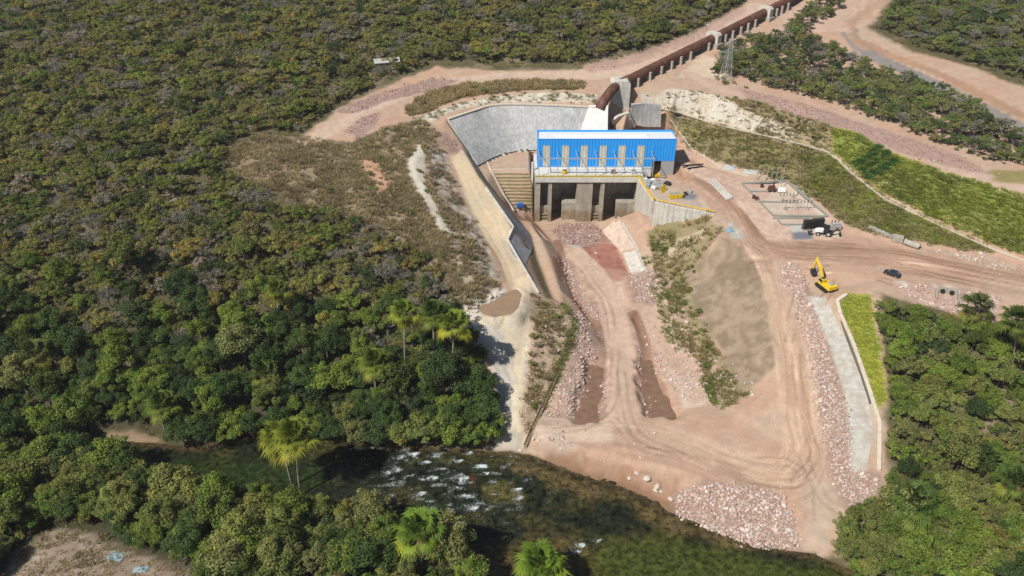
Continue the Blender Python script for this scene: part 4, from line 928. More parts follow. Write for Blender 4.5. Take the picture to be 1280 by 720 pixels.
#--- switchyard
def gp(px, py, dz=0): p = G(px, py); return Vector((p[0], p[1], p[2]+dz))
t = thing('switchyard_foundation', 'rectangular kerbed switchyard foundation on the pink yard', 'foundation', gp(966,270))
M_FR = mat('grey_green_kerb', (.27,.28,.245), .8, var=.15, vscale=1.5)
for pts in ([(927,230),(983,226.4),(1035,271),(966.5,270.4),(927,230)], [(948.5,252.8),(998,253.7)], [(966,273.5),(1010,273.5)], [(977,281.5),(1008,281.5)], [(936,240),(960,240)], [(972,276),(977,281)], [(992,232),(1024,262)]):
    for a, b in zip(pts[:-1], pts[1:]):
        a, b = gp(*a, .15), gp(*b, .15); under(MB().bar(a, b, .5, .5).build('kerb', M_FR), t)
def switch_post(px, py, h, style):
    nm, lb, ct = style; t = thing(nm, lb, ct, gp(px, py), random.uniform(-.3,.3), {'steel_post':'slim steel posts in the switchyard','disconnector':'disconnector stands in the switchyard'}.get(nm)); MB().box((0,0,.2),(.9,.9,.7)).build('footing', M_CON, t)
    MB().bar((0,0,.4),(0,0,h),.16).build('post', M_STEEL, t)
    if nm == 'disconnector':
        MB().bar((-1.3,0,h),(1.3,0,h+.05),.12).build('crossbar', M_GREYDOOR, t)
        for q in (-1.1, 0, 1.1): MB().tube([(q,0,h),(q,0,h+1.0)], [.13,.10], 8).build('insulator', mat('brown_porcelain', (.10,.075,.065), .4), t)
    else: MB().bar((0,0,h),(.9,0,h-.1),.1).build('bracket', M_STEEL, t)
for q in ((946,224),(958,223.5),(970,223.5),(951,229),(963,229),(975,229),(976,236),(991,247)): switch_post(*q, 4.2, ('steel_post', 'slim grey steel post standing in the switchyard', 'post'))
for q in ((978,253),(990,253),(981,262),(995,262),(1008,262)): switch_post(*q, 2.4, ('disconnector', 'three-pole disconnector on a steel stand in the switchyard', 'disconnector'))
t = thing('compressor', 'dark reddish machine in the upper half of the switchyard', 'machine', gp(964,239)); MB().box((0,0,1.1),(2.4,1.4,1.5),top=.8).build('housing', M_REDSTEEL, t, bevel=.1); MB().tube([(.4,0,1.8),(.4,0,3.3)], .22, 10).build('stack', M_DARK, t)
[MB().disc((x,y,.35),(0,1,0),.35,.25,12).build('wheel', M_BLACK, t) for x in (-.8,.8) for y in (-.75,.75)]
t = thing('covered_crate', 'pale wrapped crate beside the reddish machine in the switchyard', 'crate', gp(977,239.5)); MB().box((0,0,.75),(2.6,1.8,1.2),top=.75).build('cover', M_WHITE, t, bevel=.2); MB().box((0,0,.1),(2.8,2.0,.2)).build('pallet', M_WOOD, t)
for (px, py, lb) in ((952,234,'small dark drum alone in the upper left of the switchyard'), (942,248,'left one of two dark drums by the switchyard kerb'), (946,250,'right one of two dark drums by the switchyard kerb')):
    t = thing('drum', lb, 'drum', gp(px,py)); MB().tube([(0,0,0),(0,0,.5),(0,0,1.0)],[.5,.53,.5],14).build('shell', M_REDSTEEL, t); MB().disc((0,0,1.03),(0,0,1),.44,.06,14).build('lid', M_DARK, t)
# poles
for i in range(4):
    a = gp(884+i*2.6, 225.5-i*.4); b = gp(909+i*2.2, 251-i*.8); a.z += .35; b.z += .35
    tag(MB().tube([a, a.lerp(b,.5), b],[.20,.26,.32],10).build('concrete_pole', M_WHITECON, smooth=False), 'long pale concrete pole lying in the row by the yard road', 'pole', 'concrete poles lying by the yard road')
# transformer and radiators
def radiator(px, py, rz, lb):
    t = thing('radiator_bank', lb, 'radiator', gp(px,py), rz, 'radiator banks by the switchyard'); mb = MB()
    for k in range(9): mb.box((-1.6+k*.4,0,1.7),(.12,1.3,2.6))
    mb.build('fin_block', M_DARK, t); [MB().bar((-1.8,0,z),(1.8,0,z),.25).build('header_pipe', M_DARK, t) for z in (.5,2.8)]; MB().box((0,0,.15),(3.8,1.6,.3)).build('skid', M_WOOD, t)
radiator(1010,286,.1,'left dark finned radiator bank behind the loader'); radiator(1021,284.5,.1,'right dark finned radiator bank behind the loader')
t = thing('transformer', 'grey transformer tank with bushings right of the radiator banks', 'transformer', gp(1043,287),.1)
MB().box((0,0,1.0),(3.2,1.8,1.5)).build('tank', M_GREYDOOR, t, bevel=.08); MB().disc((0,-.2,2.1),(1,0,0),.4,2.6,14).build('conservator', M_STEEL, t)
for q in (-1,0,1): MB().tube([(q,.5,1.7),(q,.6,2.9)],[.2,.12],8).build('bushing', M_REDSTEEL, t)
MB().box((0,0,.12),(3.6,2.0,.24)).build('skid', M_DARK, t)

#--- vehicles
def wheel(par, x, y, r, wdt, rim):
    a = MB().disc((x,y,r),(0,1,0),r,wdt,20).build('wheel', M_BLACK, par); sub('rim', MB().disc((x,y+(wdt/2 if y > 0 else -wdt/2),r),(0,1,0),r*.58,.06,16), rim, a)
# backhoe loader, facing -x locally forward = +x
t = thing('backhoe_loader', 'white backhoe loader with black cab parked beside the switchyard', 'loader', gp(1029,293.5), math.radians(168))
MB().prism([(.2,.9),(2.5,.8),(2.6,1.5),(1.9,1.95),(.2,2.05)],'y',-.55,.55).build('hood', M_WHITE, t, bevel=.1)
MB().box((-.3,0,.95),(4.2,.9,.5)).build('chassis', M_DARK, t)
for x in (-1.2,.3):
    for y in (-.75,.75): MB().bar((x,y,1.2),(x*.9,y*.9,2.8),.12).build('cab_pillar', M_DARK, t)
mb = MB(); MB().box((-.45,0,2.0),(1.3,1.35,1.3),top=.9).build('cab_glass', M_GLASS, t); MB().box((-.45,0,2.88),(1.8,1.7,.16)).build('cab_roof', M_BLACK, t, bevel=.04)
for y in (-.95,.95): wheel(t, -1.1, y, .82, .5, M_STEEL); wheel(t, 1.7, y, .58, .38, M_STEEL)
mb = MB()
for y in (-.6,.6): MB().bar((.3,y,1.5),(3.0,y,.9),.2).bar((3.0,y,.9),(3.5,y,.45),.2).build('loader_arm', M_WHITE, t)
mb = MB(); MB().prism([(3.3,.15),(4.2,.1),(4.3,.2),(3.5,.35),(3.4,1.0),(3.3,1.0)],'y',-1.15,1.15).build('bucket', M_DARK, t)
mb = MB(); mb.bar((-2.3,0,.9),(-3.6,0,2.6),.32,.4); mb.bar((-3.6,0,2.6),(-4.6,0,1.2),.26,.3); mb.build('backhoe_arm', M_REDSTEEL, t); MB().prism([(-4.9,.3),(-4.3,.3),(-4.2,1.2),(-4.7,1.2)],'y',-.35,.35).build('digging_bucket', M_DARK, t)
# excavator
t = thing('excavator', 'yellow crawler excavator with raised boom on the dirt road', 'excavator', gp(1030.5,360.5), math.radians(111))
for y in (-1.15,1.15):
    a = MB().prism([(-2.0,.08),(1.9,.08),(2.35,.45),(2.2,.85),(1.9,.95),(-2.0,.95),(-2.4,.6),(-2.3,.3)],'y',y-.33,y+.33).build('track', M_BLACK, t)
    [sub('roller', MB().disc((x,y+(.36 if y > 0 else -.36),.5),(0,1,0),.26 if abs(x) < 1.8 else .36,.08,12), M_DARK, a) for x in (-1.9,-1,-.1,.8,1.8)]
MB().disc((0,0,1.05),(0,0,1),.8,.3,18).build('slew_ring', M_DARK, t)
mb = MB(); mb.prism([(-2.6,1.2),(1.5,1.2),(1.5,1.75),(.3,2.0),(-1.2,2.15),(-2.6,2.15)],'y',-1.35,1.35); mb.build('upper_body', M_YEL, t, bevel=.1)
MB().prism([(-3.05,1.25),(-2.3,1.2),(-2.3,2.35),(-2.95,2.3)],'y',-1.42,1.42).build('counterweight', M_YEL, t, bevel=.14)
MB().box((-1.4,-.5,2.28),(1.3,1.2,.25)).build('engine_cover', M_GREYDOOR, t, bevel=.05); MB().tube([(-1.9,-.9,2.2),(-1.9,-.9,2.9)],.08,8).build('exhaust', M_DARK, t)
cb = MB().prism([(-.2,1.75),(1.55,1.75),(1.55,2.3),(1.25,3.2),(-.2,3.2)],'y',.4,1.35).build('cab', M_YEL, t, bevel=.06)
mb = MB(); mb.prism([(-.05,2.1),(1.42,2.1),(1.42,2.3),(1.15,3.0),(-.05,3.0)],'y',.37,1.38); mb.bbox(0,1.0,.5,1.25,3.18,3.23); mb.prism([(1.50,2.0),(1.58,2.0),(1.58,2.3),(1.30,3.05),(1.22,3.05)],'y',.5,1.25); sub('cab_window', mb, M_GLASS, cb)
bm_ = MB(); bm_.prism([(.9,1.7),(1.3,1.6),(3.2,4.6),(5.2,6.1),(5.1,6.45),(4.7,6.35),(2.7,5.1)],'y',-.28,.28); bm_.build('boom', M_YEL, t, bevel=.04)
MB().prism([(4.75,6.9),(5.15,6.9),(5.65,3.0),(5.35,2.9),(4.9,5.4),(4.6,6.4)],'y',-.22,.22).build('stick', M_YEL, t, bevel=.03)
mb = MB(); [MB().bar((1.5,y,1.7),(3.1,y,4.4),.16).build('hydraulic_ram', M_STEEL, t) for y in (-.42,.42)]; MB().bar((3.1,0,5.6),(4.7,0,6.85),.16).build('hydraulic_ram', M_STEEL, t)
MB().prism([(5.0,3.0),(5.7,3.1),(5.9,2.3),(5.4,1.5),(4.5,1.55),(4.3,1.9),(4.9,2.1)],'y',-.62,.62).build('bucket', M_DARK, t)
# car
t = thing('car', 'small dark car parked on the dirt yard near the trees', 'car', gp(1114.5,344), math.radians(140))
bd = MB().prism([(-2.1,.35),(2.1,.35),(2.15,.7),(1.2,.95),(-1.9,1.0),(-2.15,.75)],'y',-.88,.88).build('body', M_CAR, t, bevel=.08)
MB().prism([(-1.75,.98),(1.15,.93),(.45,1.47),(-1.1,1.5)],'y',-.76,.76).build('cabin', M_CAR, t, bevel=.07)
mb = MB(); mb.prism([(-1.6,1.02),(.98,.98),(.38,1.38),(-1.05,1.4)],'y',-.79,.79); mb.build('side_window', M_GLASS, t); 
mb = MB(); mb.add([(1.14,-.66,.99),(1.14,.66,.99),(.5,.6,1.47),(.5,-.6,1.47)],[(0,1,2,3)]); mb.add([(-1.78,-.66,1.06),(-1.78,.66,1.06),(-1.16,.6,1.5),(-1.16,-.6,1.5)],[(0,1,2,3)]); mb.build('windscreen', mat('sky_lit_glass', (.12,.13,.15), .12, spec=.6), t)
for x in (-1.3,1.35):
    for y in (-.82,.82): wheel(t, x, y, .32, .2, M_STEEL)
for y in (-.6,.6): MB().box((2.1,y,.72),(.12,.34,.16)).build('headlight', M_WHITE, t); MB().box((-2.1,y,.78),(.1,.3,.16)).build('tail_light', M_REDSTEEL, t)

#--- loose items
t = thing('concrete_pipe', 'grey concrete pipe length lying at the foot of the green bank', 'pipe', gp(1139,309))
a, b = gp(1129.5,305), gp(1148.5,311.5); d = (b-a).normalized()
o = MB(); o.tube([a+Vector((0,0,.85)), b+Vector((0,0,.85))], .85, 18, caps=False); o.tube([a+Vector((0,0,.85)), b+Vector((0,0,.85))], .68, 18, caps=False); under(o.build('barrel', M_CON), t)
under(MB().tube([a+Vector((0,0,.85))-d*.02, a+Vector((0,0,.85))+d*.5], .95, 18).build('socket', M_CON), t)
t = thing('culvert_section', 'square grey concrete culvert section beside the pipe length', 'culvert section', gp(1121,301), -.45)
mb = MB(); [mb.box(c, s2) for c, s2 in (((0,0,.1),(3,1.8,.2)),((0,0,1.5),(3,1.8,.2)),((0,.8,.8),(3,.2,1.2)),((0,-.8,.8),(3,.2,1.2)))]; mb.build('shell', M_CON, t); MB().box((-1.35,0,.8),(.2,1.4,1.2)).build('end_plate', M_DARK, t)
for i in range(5):
    p = gp(1090+i*5.2, 286.5+i*2.4); t = thing('concrete_plank', 'thin grey concrete plank stacked in line at the bank foot', 'plank', p, -.5, 'concrete planks at the bank foot')
    mb = MB(); [mb.box((0,.0,.15+k*.26),(2.4-.1*k,.9,.2)) for k in range(3)]; mb.build('slab', M_CON, t); MB().box((0,0,.02),(.2,1.0,.06)).build('bearer', M_WOOD, t)
t = thing('culvert_headwall', 'concrete headwall with two black pipe mouths in the rubble', 'culvert', gp(1183,367), math.radians(-20))
MB().box((0,0,.7),(5.0,.4,2.2)).build('headwall', M_CON, t); 
for s2 in (-1,1): MB().prism([(-.1,-.4),(-3.4,-.4),(-3.4,.4),(-.1,1.7)],'x',s2*2.6-.15,s2*2.6+.15).build('wing_wall', M_CON, t)
for x in (-1.1,1.1): MB().tube([(x,.3,.75),(x,-.5,.75)],.6,16).build('pipe_mouth', M_BLACK, t)
# things on the platform beside the powerhouse
t = thing('skip', 'yellow open skip on the platform beside the powerhouse', 'skip', gp(844,247), .25)
mb = MB(); mb.prism([(-1.9,.1),(1.9,.1),(2.3,1.5),(-2.3,1.5)],'y',-1.0,1.0); mb.build('bin', M_YEL, t); MB().box((0,0,1.46),(4.2,1.7,.1)).build('load', mat('grey_rubble_load', (.3,.28,.25), .9, var=.4, vscale=3), t); [MB().bar((x,-1.05,.1),(x*1.1,-1.05,1.5),.1).build('rib', M_YEL, t) for x in (-1.2,0,1.2)]
t = thing('formwork_panel', 'yellow formwork panel leaning on the platform left of the skip', 'panel', gp(831,240), .9)
MB().hexa([(-1.6,0,0),(1.6,0,0),(1.6,.1,0),(-1.6,.1,0)],[(-1.6,.9,1.9),(1.6,.9,1.9),(1.6,1.0,1.9),(-1.6,1.0,1.9)]).build('sheet', M_YEL, t); MB().bar((0,1.6,0),(0,.9,1.5),.1).build('prop', M_WOOD, t)
t = thing('site_container', 'long flat yellow box at the deck end by the guard rail', 'container', gp(819,221), 0); MB().box((0,0,.5),(3.6,1.6,1.0)).build('box', M_YEL, t, bevel=.05); MB().box((0,0,1.03),(3.7,1.7,.08)).build('lid', M_YEL, t)
cl = [(806,226,M_WHITE),(811,229,M_GREYDOOR),(816,227,M_WHITE),(820,231,M_STEEL),(810,234,M_TARPB),(817,236,M_WHITE),(824,235,M_GREYDOOR),(828,228,M_STEEL),(857,243,M_DARK),(861,240,M_STEEL),(834,231,M_DARK)]
lbs = {M_WHITE.name:('white wrapped','material bundle'),M_GREYDOOR.name:('dull grey','material bundle'),M_STEEL.name:('bright steel','material bundle'),M_TARPB.name:('blue covered','material bundle'),M_DARK.name:('blackish','material bundle')}
for i, (px, py, m_) in enumerate(cl):
    where = 'right of the yellow skip' if px > 850 else 'on the platform by the yellow guard'
    t = thing('material_bundle', f'{lbs[m_.name][0]} bundle of site material {where}', 'bundle', gp(px,py), random.uniform(0,3), 'bundles of site material on the platform'); q = random.uniform(.8,1.2)
    mb = MB(); [mb.box((random.uniform(-.15,.15),random.uniform(-.15,.15),.25+k*.3),(2.0*q-.2*k,1.2*q,.28),random.uniform(-.15,.15)) for k in range(random.choice((2,3)))]; mb.build('stack', m_, t, bevel=.05); MB().box((0,0,.06),(2.1*q,1.3*q,.12)).build('pallet', M_WOOD, t)
for k, (px, py, rz_, L_) in enumerate(((866,207,.15,7.5),(869,210,.3,6.0))):
    g = gp(px, py); t = thing('steel_beam', ('longer','shorter')[k]+' dark steel beam lying beyond the powerhouse right corner', 'beam', g, rz_)
    MB().box((0,0,.42),(L_,.4,.06)).build('top_flange', M_DARK, t); MB().box((0,0,.24),(L_,.06,.3)).build('web', M_DARK, t); MB().box((0,0,.06),(L_,.4,.06)).build('bottom_flange', M_DARK, t)
t = thing('pump_unit', 'blue pump unit on a steel frame at the foot of the terraced plot', 'pump', gp(650,263), .2)
MB().box((0,0,2.1),(2.4,1.4,1.4),top=.8).build('housing', mat('blue_machine_paint', (.03,.13,.42), .4), t, bevel=.15); [MB().bar((x,y,-.2),(x*.8,y*.8,1.5),.13).build('leg', M_STEEL, t) for x in (-1.1,1.1) for y in (-.6,.6)]; MB().tube([(1.1,0,1.8),(2.0,0,1.7),(2.6,0,.4)],.16,10).build('outlet_pipe', M_DARK, t)
def tarp(px, py, sx, sy, m_, lb, nm='tarpaulin'):
    c0 = gp(px, py); n = 9; v = []; f = []; a = random.uniform(0,3)
    for i in range(n):
        for j in range(n):
            x = (i/(n-1)-.5)*sx*(1+.15*random.random()); y = (j/(n-1)-.5)*sy*(1+.2*random.random()); X = c0.x+x*math.cos(a)-y*math.sin(a); Y = c0.y+x*math.sin(a)+y*math.cos(a)
            v.append((X, Y, float(hgt(X, Y))+.08+.45*random.random()*max(0, 1-2.2*max(abs(i/(n-1)-.5),abs(j/(n-1)-.5))+.2)))
    for i in range(n-1):
        for j in range(n-1): k = i*n+j; f.append((k,k+1,k+n+1,k+n))
    tag(MB().add(v, f).build(nm, m_), lb, 'tarpaulin')
tarp(146,696,3.2,2.2,M_TARPB,'pale blue tarpaulin lying on the clearing, the left one'); tarp(176,712,2.6,1.6,M_TARPB,'smaller pale blue tarpaulin on the clearing near the frame edge')
tarp(912,288,2.6,2.0,M_TARPB,'crumpled blue tarpaulin on the grey heap beside the yard road'); tarp(914,281,2.2,1.6,mat('grey_tarpaulin',(.40,.41,.40),.7),'small grey tarpaulin on the heap beside the yard road')
tarp(912,210,3.4,1.8,mat('grey_tarpaulin',(.40,.41,.40),.7),'grey plastic sheet at the bank foot, the left one'); tarp(938,215,4.0,1.8,mat('grey_tarpaulin',(.40,.41,.40),.7),'grey plastic sheet at the bank foot, the right one'); tarp(421,119,4,2.6,M_TARPB,'bluish tarpaulin heap at the forest edge by the upper road')
M_POST = M_WOOD
for (px, py) in ((125,672),(118,706),(136,657),(137,651)):
    p = gp(px, py); t = thing('fence_post', 'grey timber post standing at the edge of the lower clearing', 'post', p, 0, 'timber posts at the lower clearing'); MB().tube([(0,0,-.3),(.05,0,1.9)],[.14,.11],8).build('post', M_WOOD, t); MB().disc((.05,0,1.92),(0,0,1),.12,.06,8).build('cap', M_WOOD, t)
# shed among the trees by the upper road
t = thing('shed', 'long white roofed shed among the trees by the upper road', 'shed', gp(484,85), math.radians(14))
MB().box((0,0,1.4),(9,4,2.8)).build('wall', M_CON, t); MB().prism([(-2.5,2.75),(0,3.7),(2.5,2.75),(2.5,2.9),(0,3.9),(-2.5,2.9)],'x',-4.9,4.9).build('roof', mat('faded_roof_sheet', (.44,.44,.42), .6, var=.15, stain=(.36,.33,.28), stain_amt=.7), t)
for x in (-2.8,.2,3.0): a_ = MB().bbox(x-.6,x+.6,-2.05,-1.97,1.2,2.1).build('window', M_GLASS, t)
MB().bbox(-1.5,-.6,-2.06,-1.97,.05,2.1).build('door', M_GREYDOOR, t)
#--- gutters, channels and kerbs on the land
def gutter(name, px, w_, lb, m_, depth=.35, step=4):
    t = thing(name, lb, 'gutter' if 'gutter' in name else 'channel', gp(*px[0]))
    o = conform('channel_bed', px, w_, .06, m_, step=step); under(o, t)
    for s2 in (-1, 1):
        pts = [Vector(G(*q)) for q in denseline(px, step)]; mb = MB(); prev = None
        for i, p in enumerate(pts):
            d = pts[min(i+1,len(pts)-1)]-pts[max(i-1,0)]; d.z = 0; d.normalize(); q = p+Vector((-d.y,d.x,0))*s2*(w_/2+.08)+Vector((0,0,depth/2-.05))
            if prev is not None: mb.bar(prev, q, .16, depth)
            prev = q
        under(mb.build('side_wall', m_), t)
gutter('bank_gutter', [(806,133),(838,137),(900,156),(940,165),(1000,179),(1035,189),(1050,200),(1065,215),(1110,250),(1180,283),(1245,312),(1290,328)], 1.5, 'pale concrete gutter path winding along the grassy right bank', M_KERB)
gutter('drainage_flume', [(696,468),(686,492),(675,517),(666,536),(657,558)], .7, 'thin brown timber flume running down the bank to the river', M_WOOD, .5)
gutter('toe_gutter', [(838,150),(850,165),(866,186),(905,212),(935,220)], .9, 'pale gutter at the foot of the dry bank behind the powerhouse', M_KERB)
tag(sheet('spillway_slab', [(1013,373),(1037,430),(1056,490),(1063,540),(1064,588)], [(1032,373),(1060,430),(1083,490),(1092,540),(1083,588)], mat('dusty_channel_concrete', (.46,.44,.39), .85, var=.22, vscale=.8, stain=(.36,.29,.23), stain_amt=.9, stain_scale=.35), n=24, lift=.08), 'dusty grey concrete channel slab beside the strip of lawn', 'channel')
tag(conform('concrete_kerb', [(1058,369),(1046,377),(1050,394),(1066,430),(1086,488),(1099,530),(1098,588)], .9, .55, M_KERB, step=5), 'pale kerb curving between the lawn and the channel slab', 'kerb')
tag(conform('concrete_kerb', [(1052,402),(1062,432),(1074,462),(1088,505)], .5, .3, mat('dark_wet_concrete', (.13,.12,.10), .8), step=5, lift=.12), 'dark kerb line down the middle of the channel slab', 'kerb')
# ------------------------------------------------------------------ vegetation and stones: sources
def leaf_mat(name, trans=.3, rough=.6):
    m = bpy.data.materials.new(name); m.use_nodes = True; N = m.node_tree.nodes; L = m.node_tree.links; b = N['Principled BSDF']
    a = N.new('ShaderNodeAttribute'); a.attribute_type = 'INSTANCER'; a.attribute_name = 'tint'
    v = N.new('ShaderNodeAttribute'); v.attribute_name = 'leafvar'
    x = N.new('ShaderNodeMix'); x.data_type = 'RGBA'; x.blend_type = 'MULTIPLY'; x.inputs[0].default_value = 1; L.new(a.outputs['Color'], x.inputs[6]); L.new(v.outputs['Color'], x.inputs[7])
    L.new(x.outputs[2], b.inputs['Base Color']); b.inputs['Roughness'].default_value = rough; b.inputs['Specular IOR Level'].default_value = .25
    if trans:
        t = N.new('ShaderNodeBsdfTranslucent'); L.new(x.outputs[2], t.inputs['Color']); mixs = N.new('ShaderNodeMixShader'); mixs.inputs[0].default_value = trans
        L.new(b.outputs[0], mixs.inputs[1]); L.new(t.outputs[0], mixs.inputs[2]); L.new(mixs.outputs[0], N['Material Output'].inputs['Surface'])
    return m
M_LEAF = leaf_mat('leaves'); M_GRASS = leaf_mat('grass_blades', .3, .7); M_STONE = leaf_mat('broken_stone', 0, .9)
M_BARK = mat('bark', (.15,.125,.10), .9, var=.3, vscale=4); M_PALMBARK = mat('palm_bark', (.27,.245,.215), .85, var=.2, vscale=3)
M_TWIG = mat('grey_twigs', (.23,.215,.20), .9, var=.2, vscale=3)
def diamonds(c, nrm, size, asp, rng):
    """leaf faces: centres, normals, lengths"""
    n = len(c); r = rng.normal(size=(n, 3)); u = np.cross(nrm, r); u /= np.linalg.norm(u, axis=1)[:, None]+1e-9; v = np.cross(nrm, u); v /= np.linalg.norm(v, axis=1)[:, None]+1e-9
    s = size[:, None]; co = np.stack([c-u*s*.5, c-v*s*.5*asp+nrm*s*.06, c+u*s*.5-nrm*s*.05, c+v*s*.5*asp+nrm*s*.06], 1).reshape(-1, 3)
    return co, np.arange(4*n).reshape(n, 4)
def leafy_mesh(name, parts, m, varr):
    """parts: list of (co, faces4); varr: per-face colour factors"""
    co = np.concatenate([p[0] for p in parts]); off = np.cumsum([0]+[len(p[0]) for p in parts[:-1]]); fc = np.concatenate([p[1]+o for p, o in zip(parts, off)])
    me = mesh_np(name, co, fc, 4); a = me.attributes.new('leafvar', 'FLOAT_COLOR', 'FACE'); c4 = np.ones((len(fc), 4), 'f'); c4[:, :3] = varr; a.data.foreach_set('color', c4.ravel()); me.materials.append(m); return me
def crown_mesh(name, seed, R, z0, z1, nclump, nleaf, ls, flat=.75, spread=1.0, varamt=.35):
    rng = np.random.default_rng(seed); zc = (z0+z1)/2; hz = (z1-z0)/2; cs = []
    lop = rng.uniform(-.25, .25, 2)*R
    for k in range(nclump):
        d = rng.normal(size=3); d[2] = abs(d[2])*.9-.25; d /= np.linalg.norm(d); rr = rng.uniform(.3, .98)*spread
        cs.append((np.array([d[0]*R*rr+lop[0]*d[2], d[1]*R*rr+lop[1]*d[2], zc+d[2]*hz*rr]), R*rng.uniform(.16, .36)))
    wts = np.array([c[1]**2 for c in cs]); ids = rng.choice(nclump, nleaf, p=wts/wts.sum())
    d = rng.normal(size=(nleaf, 3)); d /= np.linalg.norm(d, axis=1)[:, None]; rad = np.array([c[1] for c in cs])[ids]*rng.uniform(.45, 1.08, nleaf)**.6
    c = np.array([q[0] for q in cs])[ids]+d*rad[:, None]*np.array([1, 1, flat])
    nr = d*.8+rng.normal(size=(nleaf, 3))*.55+np.array([0, 0, .55]); nr /= np.linalg.norm(nr, axis=1)[:, None]
    co, f = diamonds(c, nr, ls*rng.uniform(.65, 1.4, nleaf), .62, rng)
    cl = rng.uniform(.8, 1.2, nclump)[ids]*rng.uniform(1-varamt, 1+varamt, nleaf); hue = rng.normal(0, .04, nclump)[ids]+rng.normal(0, .035, nleaf)
    return leafy_mesh(name, [(co, f)], M_LEAF, np.stack([cl*(1+hue*1.6), cl, cl*(1-hue)], 1)), cs
def trunk_mesh(name, seed, cs, z0, r0, m, nl=7, lean=.3, twigs=0):
    rng = random.Random(seed); mb = MB(); top = Vector((rng.uniform(-lean, lean), rng.uniform(-lean, lean), z0)); mid = top*.5+Vector((rng.uniform(-.1,.1), rng.uniform(-.1,.1), 0))
    mb.tube([(0,0,-.5), mid, top], [r0, r0*.8, r0*.62], 7)
    for c, rr in cs[:nl]:
        c = Vector(c); q = top.lerp(c, .5)+Vector((0,0,-.1*rr)); st = mid.lerp(top, rng.uniform(.6, 1)); mb.tube([st, q, c], [r0*.5, r0*.32, r0*.12], 5)
        for _ in range(twigs):
            e = c+Vector((rng.uniform(-1,1), rng.uniform(-1,1), rng.uniform(-.2,1)))*rr*1.5; a = q.lerp(c, rng.uniform(.2, 1)); mb.tube([a, a.lerp(e,.5)+Vector((0,0,.1)), e], [r0*.2, r0*.14, r0*.07], 4)
    me = bpy.data.meshes.new(name); me.from_pydata(mb.v, [], mb.f); me.materials.append(m); return me
TREES = {'broadleaf_tree': [], 'scrub_tree': [], 'bare_tree': []}
for i in range(6):
    R = 1.0; hgt_ = (1.9,2.3,2.0,2.6,1.7,2.2)[i]; cm, cs = crown_mesh('tree_crown', 100+i, R, hgt_*.22, hgt_, (30,38,24,34,28,32)[i], (4600,5200,4000,5000,4600,4400)[i], .092, varamt=.3)
    TREES['broadleaf_tree'].append((cm, trunk_mesh('tree_trunk', i, cs, hgt_*.42, .075, M_BARK, 8, .12)))
for i in range(6):
    hgt_ = (1.7,1.5,2.0,1.6,1.9,1.4)[i]; cm, cs = crown_mesh('tree_crown', 200+i, 1.0, hgt_*.3, hgt_, (17,20,14,18,15,22)[i], (1500,1800,1300,1700,1450,1900)[i], .115, flat=.6, spread=1.12, varamt=.42)
    TREES['scrub_tree'].append((cm, trunk_mesh('tree_trunk', 20+i, cs, hgt_*.4, .05, M_TWIG, 9, .2, 2)))
for i in range(3):
    hgt_ = (1.9,1.7,2.2)[i]; cm, cs = crown_mesh('tree_crown', 300+i, .95, hgt_*.35, hgt_, 14, 170, .10, flat=.7, spread=1.1); TREES['bare_tree'].append((cm, trunk_mesh('tree_trunk', 40+i, cs, hgt_*.4, .05, M_TWIG, 14, .2, 9)))
def joined(name, a, b):
    """crown and trunk in one source mesh for far-off woodland"""
    me = a.copy(); me.name = name; import bmesh
    bm = bmesh.new(); bm.from_mesh(a); n0 = len(bm.faces); bm.from_mesh(b); bm.faces.ensure_lookup_table()
    for f in bm.faces[n0:]: f.material_index = 1
    bm.to_mesh(me); bm.free(); me.materials.append(b.materials[0]); return me
SRC = {k: [bpy.data.objects.new('source_'+k, joined(k, a, b)) for a, b in v] for k, v in TREES.items()}
def tuft(name, seed, n, h, sp, wd, m=None):
    rng = np.random.default_rng(seed); a = rng.uniform(0, 2*np.pi, n); r = sp*rng.uniform(0, 1, n)**.7; b = np.stack([np.cos(a)*r, np.sin(a)*r, np.full(n, -.05)], 1); hh = h*rng.uniform(.55, 1.15, n)
    out = np.stack([np.cos(a), np.sin(a), np.zeros(n)], 1)*(.25+.35*rng.random(n))[:, None]+rng.normal(0, .12, (n, 3)); t = b+np.array([0, 0, 1.0])*hh[:, None]+out*hh[:, None]; md = b*.45+t*.55+np.array([0, 0, .08])*hh[:, None]
    aa = rng.uniform(0, np.pi, n); s = np.stack([np.cos(aa), np.sin(aa), np.zeros(n)], 1)*wd
    co = np.stack([b-s*.6, b+s*.6, md+s*.5, md-s*.5, t], 1).reshape(-1, 3); i = np.arange(n)*5
    f = np.concatenate([np.stack([i, i+1, i+2, i+3], 1), np.stack([i+3, i+2, i+4, i+4], 1)])
    # second blade half as a thin quad
    co2 = np.stack([md-s*.5, md+s*.5, t+s*.08, t-s*.08], 1).reshape(-1, 3); parts = [(np.stack([b-s*.6, b+s*.6, md+s*.5, md-s*.5], 1).reshape(-1, 3), np.arange(4*n).reshape(n, 4)), (co2, np.arange(4*n).reshape(n, 4))]
    vv = rng.uniform(.65, 1.35, n); vv = np.concatenate([vv*.92, vv*1.1]); return leafy_mesh(name, parts, m or M_GRASS, np.stack([vv, vv, vv*.9], 1))
SRC['grass'] = [bpy.data.objects.new('source_grass', tuft('grass', 400+i, 26, 1.0, .42, .075)) for i in range(4)]
